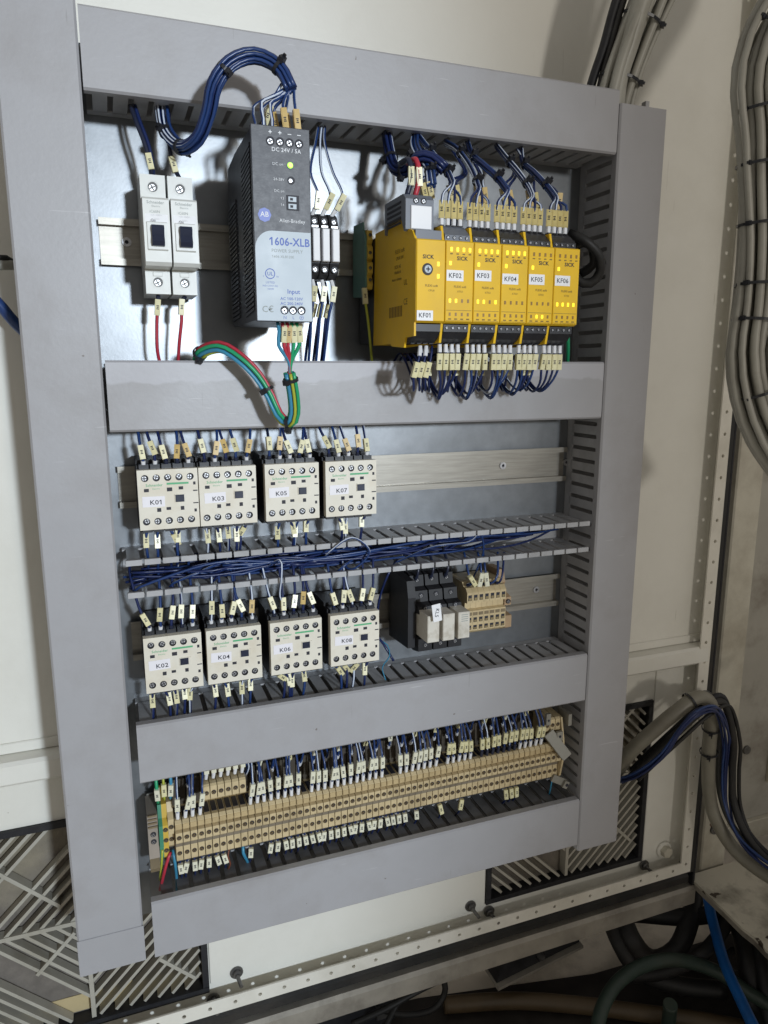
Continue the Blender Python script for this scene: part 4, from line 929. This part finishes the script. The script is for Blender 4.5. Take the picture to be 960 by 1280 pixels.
# wires of the terminal row
gapc = {4, 5, 6, 7, 8, 9, 18, 31, 40, 59, 60, 61}
for i in range(NB):
    x = BX0+(i+.5)*PT
    if i not in gapc and not (rnd() < .05):
        tl = jit(2.2)+(2.0 if i < 4 else 0); hgt = 4*math.sin(i*.5)*.4+(0 if i < 4 else 2); wh = i < 46 or i > 53
        pts = [(x, 42, -342), (x+tl*.2, 43.5, -335), (x+tl, 46, -323+hgt), (x+tl*1.2, 45, -313), (x+tl*1.2+jit(2), 36, -298), (x+jit(2), 26, -284)]
        wire('blue wire with pale marker on the front level of the beige terminal row', pts, 17+hgt*.6, 1.0, BLUE, MARKW if i < 40 else MARK, FERR if wh else FERB, 8.5, True, 'front wires of the beige terminal row', L=12.5)
    if 4 <= i <= 9:
        pts = [(x+1, 36, -311.6), (x+1.5, 38, -304), (x+2+jit(1), 39, -292), (x+2, 34, -282)]
        wire('blue wire with white ferrule above the open three-level terminals', pts, 12, 1.0, BLUE, MARKW, FERR, 7, False, 'wires above the open three-level terminals', L=11)
    elif i % 2 == 0 and 0 < i < 58:
        pts = [(x+jit(2), 26, -322), (x+jit(2), 30, -312), (x+jit(3), 33, -300), (x+jit(3), 28, -284)]
        wire('blue wire standing behind the front markers of the beige terminal row', pts, 17 if i % 4 == 0 else None, 1.1, BLUE, MARKW if rnd() < .7 else MARK, FERR, 4, True, 'rear wires of the beige terminal row', L=10)
        pts = [(p[0]+1.8+jit(1), p[1]-3, p[2]) for p in pts]
        wire('blue wire standing behind the front markers of the beige terminal row', pts, None, 1.1, DBLUE if rnd() < .5 else BLUE, None, None, 4, True, 'rear wires of the beige terminal row')
    if i in range(0, 7) or 13 <= i <= 34 or i in (36, 40, 44, 52, 53, 54) or i == 10:
        tl = jit(1.6); L = 9 if i < 40 else 11
        pts = [(x, 34, -384), (x+tl*.3, 38, -389), (x+tl, 39, -394+jit(1.5)), (x+tl*1.3, 36, -402), (x+tl*1.3, 26, -414)]
        wire('short blue wire with pale marker under the beige terminal row', pts, 10, .9, DBLUE, MARKW if i < 40 else MARK, None, 4, False, 'wires under the beige terminal row', L=L)
# left end of the row: grey bracket, green and yellow earth terminal, odd wires
t = thing('end_bracket', 'beige slotted end bracket at the left of the bottom rail', 'bracket', (150.5, 0, -350))
k = M(); k.box(0, 8.6, 8, 40, -26, 16); part('body', k, mat('brown_grey', (.34, .29, .24), .5, var=.1), t)
for j in range(4):
    k = M(); k.box(.6, 8.2, 40, 41.5, 4+j*3.6, 5.6+j*3.6); part('rib', k, BEIGED, t)
for zz in (-2.5, -9.5): place('terminal_screw', SC_T2, t, (4.4, 40.2, zz))
k = M(); k.ext([(8, 0), (8, -40), (36, -42), (40, -36), (34, -30), (40, -26)], .2, 8.4); part('foot', k, BEIGED, t)
t = thing('earth_terminal', 'green and yellow earth terminal at the left of the bottom rail', 'terminal', (159.6, 0, -350))
k = M(); k.ext([(8, -30), (34, -32), (38, -28), (38, -16), (44, -14), (44, 6), (38, 10), (36, 22), (8, 24)], 0, 3.3); part('green_body', k, TGREEN, t)
k = M(); k.ext([(8, -30), (34, -32), (38, -28), (38, -16), (44, -14), (44, 6), (38, 10), (36, 22), (8, 24)], 3.3, 7.6); part('yellow_body', k, TYEL, t)
for zz, nn in ((-22, 38.1), (-8, 44.1), (2, 44.1)): place('terminal_screw', SC_T, t, (5.4, nn, zz))
k = M(); k.ext([(8, -370), (34, -372), (38, -368), (38, -356), (43, -354), (43, -340), (37, -336), (34, -328), (8, -326)], 167.4, 172.3); o = part('terminal_block', k, BEIGE, None); tag(o, 'narrow beige terminal next to the lower green and yellow earth terminal', 'terminal block')
for zz, nn in ((-362, 38.1), (-347, 43.1)): place('terminal_screw', SC_T, o, (169.9, nn, zz))
wire('green wire with pale marker above the lower left earth terminal', [(160.5, 36, -326), (160.5, 40, -318), (160, 41, -306), (160, 34, -290)], 12, 1.5, GRN, MARKW, None, L=12)
wire('blue wire with pale marker third from the left under the third duct', [(171, 36, -324), (171.5, 40, -316), (172, 41, -304), (172, 34, -288)], 12, 1.5, LBL, MARKW, None, L=12)
wire('pale wire between the green and light blue wires under the third duct', [(166, 36, -324), (166, 38, -316), (166, 38, -304), (166, 30, -290)], 11, 1.2, YGR, MARK, None, L=12)
cable('red_wire', 'red wire dropping from the lower earth terminal into the bottom duct', 'wire', A((213, 1065, 38), (208, 1080, 40), (203, 1100, 36), (200, 1112, 24)), 1.4, RED)
cable('yellow_wire', 'yellow and green wire dropping beside the red wire at lower left', 'wire', A((203, 1062, 38), (202, 1080, 36), (200, 1100, 30)), 1.1, YGR)
cable('light_blue_wire', 'light blue wire hanging under the left end of the beige terminals', 'wire', A((216, 1062, 34), (219, 1080, 38), (221, 1100, 30), (221, 1112, 20)), 1.3, LBL)
cable('light_blue_wire', 'light blue wire bending under the beige terminals beyond the brown wire', 'wire', A((304, 1054, 36), (304, 1066, 40), (308, 1074, 36), (312, 1084, 24)), 1.4, LBL)
cable('brown_wire', 'thin frayed brown wire under the beige terminals', 'wire', A((287, 1060, 38), (285, 1070, 40), (288, 1080, 40), (284, 1088, 34)), .7, BRN)
# right end of the row: metal brackets
t = thing('rail_bracket', 'cut length of bare rail sticking out past the right end of the terminals', 'bracket', (0, 0, 0))
k = M()
a0, a1 = at(683, 912, n=46), at(712, 950, n=60)
dv = (a1-a0).normalized(); X_ = Vector((0, 1, 0)).cross(dv).normalized()
k.obox((a0+a1)/2, X_, Vector((0, 1, 0)), dv, 5.5, .7, (a1-a0).length/2-4); k.obox((a0+a1)/2+X_*5.2+Vector((0, -3, 0)), X_, Vector((0, 1, 0)), dv, .6, 3.2, (a1-a0).length/2-4); part('strip', k, DULL, t)
k = M(); k.box(553+18, 553+22, 30, 50, -322, -309); part('upright', k, DULL, t)
k = M(); c = at(699, 920, n=50); k.obox(c, Vector((1, 0, 0)), Vector((0, 1, 0)), Vector((0, 0, 1)), 3.4, 1.5, 5.2); k.cur = 1; k.cyl(c+Vector((0, 1.5, 0)), (0, 1, 0), 1.6, 1.6, .2, 10); part('tab', k, [DULL, INK], t)
t = thing('small_bracket', 'small pale clip standing upright by the top right end of the terminals', 'clip', tuple(at(685, 899, n=46)))
k = M(); k.obox((0, 0, 0), Vector((1, 0, 0)), Vector((0, 1, 0)), Vector((0, 0, 1)), 2.6, 1.4, 6.2); k.cur = 1; k.cyl((0, 1.4, -1), (0, 1, 0), 1.3, 1.3, .2, 10); part('plate', k, [DULL, INK], t)
t = thing('earth_clamp', 'flat metal earth clamp below the right end of the terminals', 'clamp', tuple(at(698, 975, n=44)))
k = M(); k.obox((0, 0, 0), Vector((.86, 0, -.5)), Vector((0, 1, 0)), Vector((.5, 0, .86)), 9, 1.2, 4); k.obox((7, 2, -5), Vector((.86, 0, -.5)), Vector((0, 1, 0)), Vector((.5, 0, .86)), 3, 2.4, 4); k.cur = 1; k.cyl((8, 4.5, -5.2), (0, 1, 0), 1.8, 1.8, .2, 10); part('plate', k, [DULL, INK], t)
cable('light_blue_wire', 'thin pale blue wire dropping from the right end of the terminals', 'wire', A((690, 974, 40), (688, 986, 38), (685, 998, 28)), .8, LBL)
k = M(); k.ext([(8, -384), (40, -384), (46, -380), (50, -360), (50, -340), (44, -314), (8, -312)], BX1+.2, BX1+2.2); o = part('end_cover', k, BEIGE, None); tag(o, 'beige end cover closing the right end of the terminal row', 'cover')
# ------------------------------------------------------------------ grey cables at the upper right
def grey_bundle(name, label, centre, n, r, ties, m=GCAB, extra=None):
    ws = [(r*(.85+.4*((i*7) % 5)/4), m, False) for i in range(n)]
    return bundle(name, label, centre, ws+(extra or []), ties, cat='cable bundle', twist=.012, seg=9, step=14)
g1 = [(598, 26, 262), (600, 30, 290), (606, 34, 318), (616, 40, 352), (628, 52, 392), (650, 72, 440), (690, 96, 480), (735, 112, 478), (764, 122, 440)]+A((958, 60, 118), (950, 180, 118), (950, 300, 118), (945, 380, 120), (938, 440, 122), (944, 490, 124), (962, 540, 128), (1000, 600, 140))
grey_bundle('cable_bundle', 'arched bundle of grey cables leaving the top of the right duct', g1, 16, 3.5, [(.055, (1, 1, 0)), (.115, (1, 1, 0)), (.18, (1, 1, 0)), (.50, (-1, .4, 0)), (.57, (-1, .2, 0)), (.64, (-1, .2, 0)), (.70, (-1, .3, 0)), (.745, (-1, .3, 0)), (.79, (-1, .3, 0)), (.84, (-1, .3, 0)), (.90, (-1, .4, 0))])
cable('thick_cable', 'thick pale grey cable rising from the top of the right duct', 'cable', [(593, 40, 268), (594, 42, 300), (600, 48, 330), (606, 54, 362), (620, 62, 405), (650, 80, 462), (700, 104, 510)], 8.2, GCAB, seg=14)
cable('black_cable', 'black cable rising behind the right end of the top duct', 'cable', [(572, 20, 262), (578, 24, 300), (586, 28, 330), (594, 34, 370), (610, 44, 420), (640, 60, 470)], 4.2, BLACKD)
cable('thin_black_cable', 'thinner black cable beside the thick black one behind the top duct', 'cable', [(581, 26, 262), (585, 28, 300), (591, 32, 330), (599, 38, 370), (616, 48, 420), (646, 64, 470)], 3.0, RUBBER)
t = thing('duct_latch', 'small broken grey tab at the top of the right duct', 'tab', (626, 30, 276)); k = M(); k.obox((0, 0, 3), Vector((.8, 0, .6)), Vector((0, 1, 0)), Vector((-.6, 0, .8)), 6, 6, 1.2); k.box(3, 7, 2, 8, 2, 12); part('tab', k, PVCF, t)
# ------------------------------------------------------------------ conduit and blue wires at the lower right
cg = thing('flexible_conduit', 'grey conduit curving out from behind the right duct and down beside the door', 'conduit', (0, 0, 0))
cp = A((770, 965, -30), (790, 938, -5), (815, 915, 8), (845, 890, 18), (872, 872, 20), (888, 880, 12), (889, 905, 2), (886, 940, -6), (886, 985, -8), (893, 1020, 0), (915, 1058, 20), (945, 1085, 50), (985, 1110, 90))
path = spline(cp, 6); k = M(); tube(k, path, 8.4, 16); part('hose', k, CONDUIT, cg, smooth=True)
F = frames(path)
for f, td in ((.31, (0, 1, -1)), (.50, (-1, 1, 0)), (.585, (-1, 1, 0))):
    j = int(f*(len(path)-1)); cable_tie(cg, path[j], F[j][0], 10.2, 8, tdir=td)
for i in range(6):
    o = [jit(11), 6+jit(4), -6+jit(9)]
    P = A((768, 972, -30), (795, 962, 0), (825, 940, 20), (850, 905, 30), (872, 884, 34), (893, 884, 26), (903, 920, 8), (902, 960, 0), (905, 1000, 4), (920, 1040, 26), (948, 1070, 60), (990, 1096, 100))
    cable('blue_wire', 'dark blue wire strapped along the grey conduit at the lower right', 'wire', [(p[0]+o[0]*(.4+.6*math.sin(j+i)), p[1]+o[1]*.6, p[2]+o[2]*(.5+.3*math.cos(j*1.3+i))) for j, p in enumerate(P)], 1.5, BLUE if i % 3 == 0 else DBLUE, None, 'blue wires along the conduit', 7, 6, False)
for i, (lab, r, m, dx, dn, dz) in enumerate((('thick black cable hugging the grey conduit down to the sill', 4.5, RUBBER, 12, 8, 0), ('second black cable outside the first one beside the grey conduit', 3.6, BLACKD, 22, 2, 4),
        ('dark grey cable crossing behind the conduit at the lower right', 4.0, mat('dark_grey_cable', (.09, .09, .085), .5, var=.15), 4, -10, 3), ('thin black cable drooping outermost beside the conduit', 2.4, RUBBER, 30, 10, -6))):
    P = A((778, 968, -36), (800, 946, -22), (832, 916, 0), (866, 886, 8), (892, 876, 2), (905, 920, 4), (904, 960, 0), (906, 1000, 4), (920, 1038, 24), (948, 1072, 54), (995, 1104, 96))
    cable('black_cable', lab, 'cable', [(p[0]+dx*.55, p[1]+dn, p[2]+dz) for p in P], r, m)
# blue cables at the left edge, behind the left duct
cable('blue_cable', 'thick blue cable crossing behind the left duct near the picture edge', 'cable', A((-60, 330, -10), (-20, 362, -12), (4, 386, -16), (20, 405, -20), (60, 440, -30), (110, 470, -30)), 4.6, BLUE, step=8)
cable('grey_cable', 'short grey cable loop behind the left duct at the picture edge', 'cable', A((-60, 330, -10), (-15, 332, -14), (10, 331, -20), (40, 334, -30), (110, 350, -30)), 4.0, GCAB, step=8)
cable('thin_black_cable', 'thin black cable above the grey one behind the left duct', 'cable', A((-60, 318, -10), (-15, 322, -14), (8, 322, -18), (22, 330, -24), (110, 360, -30)), 2.0, RUBBER, step=8)
# ------------------------------------------------------------------ cabinet body at the right
SILL = mat('grimy_sill_paint', (.62, .58, .48), .45, var=.06, scale=12, dirt=(.07, .06, .045), dirt_amt=.95, dscale=16, bump=.3, bscale=120, cover=(40, .66, (.05, .035, .025)))
cab = thing('machine_cabinet', 'chipped cream steel corner post and sill of the cabinet at the right', 'cabinet', (0, 0, 0))
k = M(); k.box(893, 938, -110, -66, -672, 900, 2); part('corner_post', k, DIRTYW, cab)
k = M(); k.box(938.5, 1500, -150, -112, -672, 900); part('side_panel', k, mat('oily_cream_panel', (.42, .40, .35), .5, var=.08, scale=14, dirt=(.16, .13, .10), dirt_amt=.9, dscale=9, bump=.2, bscale=120), cab)
k = M()
ed = [(868, -62)]
for j in range(24): ed.append((868-(j+1)*1.0+jit(1.6), -62+(j+1)*17))
ed += [(1500, 346), (1500, -62)]
k.ext(ed, -664, -660, 'z'); part('sill', k, SILL, cab)
k = M(); k.ext([(a+2.5, b) for a, b in ed], -674, -664.2, 'z'); part('sill_edge', k, EDGE, cab)
k = M(); k.box(938.6, 1500, -111.5, -104, -672, -640, 1); part('sill_upstand', k, DIRTYW, cab)
for x, z in ((911, -600), (1010, -520)):
    k = M(); k.cyl((x, -66 if x < 938 else -112, z), (0, 1, 0), 7, 6.5, 3, 16); o = part('bolt', k, DARKSTEEL, cab, smooth=True)
k = M(); k.box(1060, 1190, -111.8, -111, -580, -350); k.cur = 1; k.box(1056, 1060, -111.5, -107, -582, -348); part('access_opening', k, [mat('rusty_recess', (.10, .05, .025), .8, var=.3, scale=20), DIRTYW], cab)
# ------------------------------------------------------------------ floor and what lies on it
k = M(); k.box(-4000, 5000, -5000, 5000, -842, -840); o = part('floor', k, CONC, None); o['kind'] = 'structure'
o = tag(part('hall_wall', M().box(-4000, 5000, -1560, -1500, -840, 3000), OILY, None), 'dark shop wall behind the door', None); o['kind'] = 'structure'
def fl(u, v, h): return tuple(at(u, v, z=-840+h))
k = M()
p0, p1 = Vector(fl(520, 1262, 0)), Vector(fl(960, 1205, 0))
k.add([(300, 60, -836), (1500, 200, -836), (1500, -86, -836), (760, -118, -836), (500, -170, -836), (300, -190, -836)], [(0, 1, 2, 3, 4, 5)]); k.add([(300, 60, -840), (1500, 200, -840), (1500, -86, -840), (760, -118, -840), (500, -170, -840), (300, -190, -840)], [(0, 1, 2, 3, 4, 5)])
k.add([(300, -190, -840), (500, -170, -840), (760, -118, -840), (1500, -86, -840), (1500, -86, -836), (760, -118, -836), (500, -170, -836), (300, -190, -836)], [(0, 1, 6, 7), (1, 2, 5, 6), (2, 3, 4, 5)])
o = part('oily_plate', k, OILY, None); tag(o, 'oily dark steel floor plate at the foot of the cabinet', 'plate')
# black hanging box with bolt below the door
t = thing('support_foot', 'black steel support foot with a bolt under the door edge', 'support', tuple(at(670, 1193, n=-120)))
k = M(); k.ext([(-66, -20), (68, 4), (72, 50), (-60, 10)], -60, 6, 'n'); part('box', k, BLACKD, t)
k = M(); k.cyl((2, 6, 4), (0, 1, 0), 5.5, 5, 7, 6); part('bolt', k, DARKSTEEL, t)
k = M(); k.ext([(-68, -25), (70, 0), (70, 3.8), (-67, -20.2)], -64, 14, 'n'); part('lip', k, EDGE, t)
t = thing('junction_box', 'small grimy grey box with thin cables under the door at the bottom left', 'box', fl(470, 1268, 0))
k = M(); k.box(-110, 22, -120, 20, 0, 52, 3); part('body', k, BLACKD, t)
k = M(); k.box(-8, 10, 20, 26, 16, 34, 1); part('socket', k, DARKSTEEL, t)
for i, P in enumerate((((440, 1280, 60), (480, 1262, 76), (520, 1240, 90), (548, 1225, 100), (552, 1215, 110)), ((478, 1290, 40), (500, 1248, 60), (516, 1220, 90), (524, 1205, 110)), ((552, 1215, 110), (556, 1240, 80), (540, 1262, 60), (505, 1268, 50), (470, 1260, 50)))):
    cable('thin_cable', ('thin black cable slanting across the small grimy box', 'thin black cable hanging straight down beside the grimy box', 'thin black cable curling round below the door edge')[i], 'cable', [fl(*q) for q in P], 4., RUBBER)
cable('brown_hose', 'long oily brown hose lying along the floor below the door', 'hose', [fl(555, 1256, 16), fl(640, 1251, 16), fl(720, 1256, 16), fl(800, 1266, 16), fl(900, 1280, 16), fl(1050, 1314, 16)], 11, HOSEB, seg=16)
HS = [('thick black hose hanging in a deep loop under the door corner', [(775, 1135, 130), (790, 1175, 90), (815, 1200, 60), (845, 1188, 70), (862, 1150, 110), (872, 1100, 180)], 17),
      ('thick black hose sloping down left of the deep loop', [(755, 1130, 140), (775, 1180, 80), (800, 1215, 46), (850, 1232, 34), (905, 1238, 30)], 15),
      ('black hose running level under the door corner', [(700, 1150, 150), (780, 1142, 150), (850, 1146, 150), (900, 1140, 160), (930, 1120, 190)], 15),
      ('black hose sweeping up to the right behind the blue air hose', [(780, 1220, 40), (830, 1215, 60), (880, 1190, 110), (910, 1150, 170), (925, 1110, 210)], 12),
      ('upright black hose right of the blue air hose', [(905, 1110, 220), (925, 1160, 140), (935, 1210, 70), (940, 1260, 30), (945, 1300, 20)], 17),
      ('second upright black hose at the right picture edge', [(930, 1120, 220), (945, 1170, 140), (955, 1220, 70), (965, 1290, 20)], 14)]
for lab, P, r in HS: cable('black_hose', lab, 'hose', [fl(a, b, min(c, 92)) for a, b, c in P], r*.8, RUBBER, None, 'black hoses under the cabinet', 14, 12)
cable('green_hose', 'dark green hose curving in a wide arch in front of the black hoses', 'hose', [fl(*q) for q in ((745, 1300, 60), (752, 1262, 80), (772, 1228, 96), (806, 1206, 100), (848, 1200, 96), (895, 1214, 80), (935, 1240, 60), (985, 1270, 40))], 9, HOSEG, seg=14)
cable('green_hose_end', 'short upright end of dark green hose at the bottom of the picture', 'hose', [fl(838, 1255, 70), fl(836, 1275, 40), fl(832, 1300, 10)], 9, HOSEG, seg=14)
cable('small_hose_ring', 'small black hose ring beside the upright hoses', 'hose', [fl(*q) for q in ((930, 1190, 60), (915, 1188, 66), (908, 1200, 56), (916, 1216, 44), (930, 1218, 40))], 5, RUBBER)
cable('air_hose', 'bright blue air hose hanging down from the cabinet corner', 'hose', [tuple(at(u, v, z=z)) for u, v, z in ((878, 1085, -700), (882, 1104, -706), (886, 1130, -722), (893, 1160, -734), (906, 1205, -738), (926, 1250, -735), (950, 1300, -730))], 7.2, AIRB, seg=16)
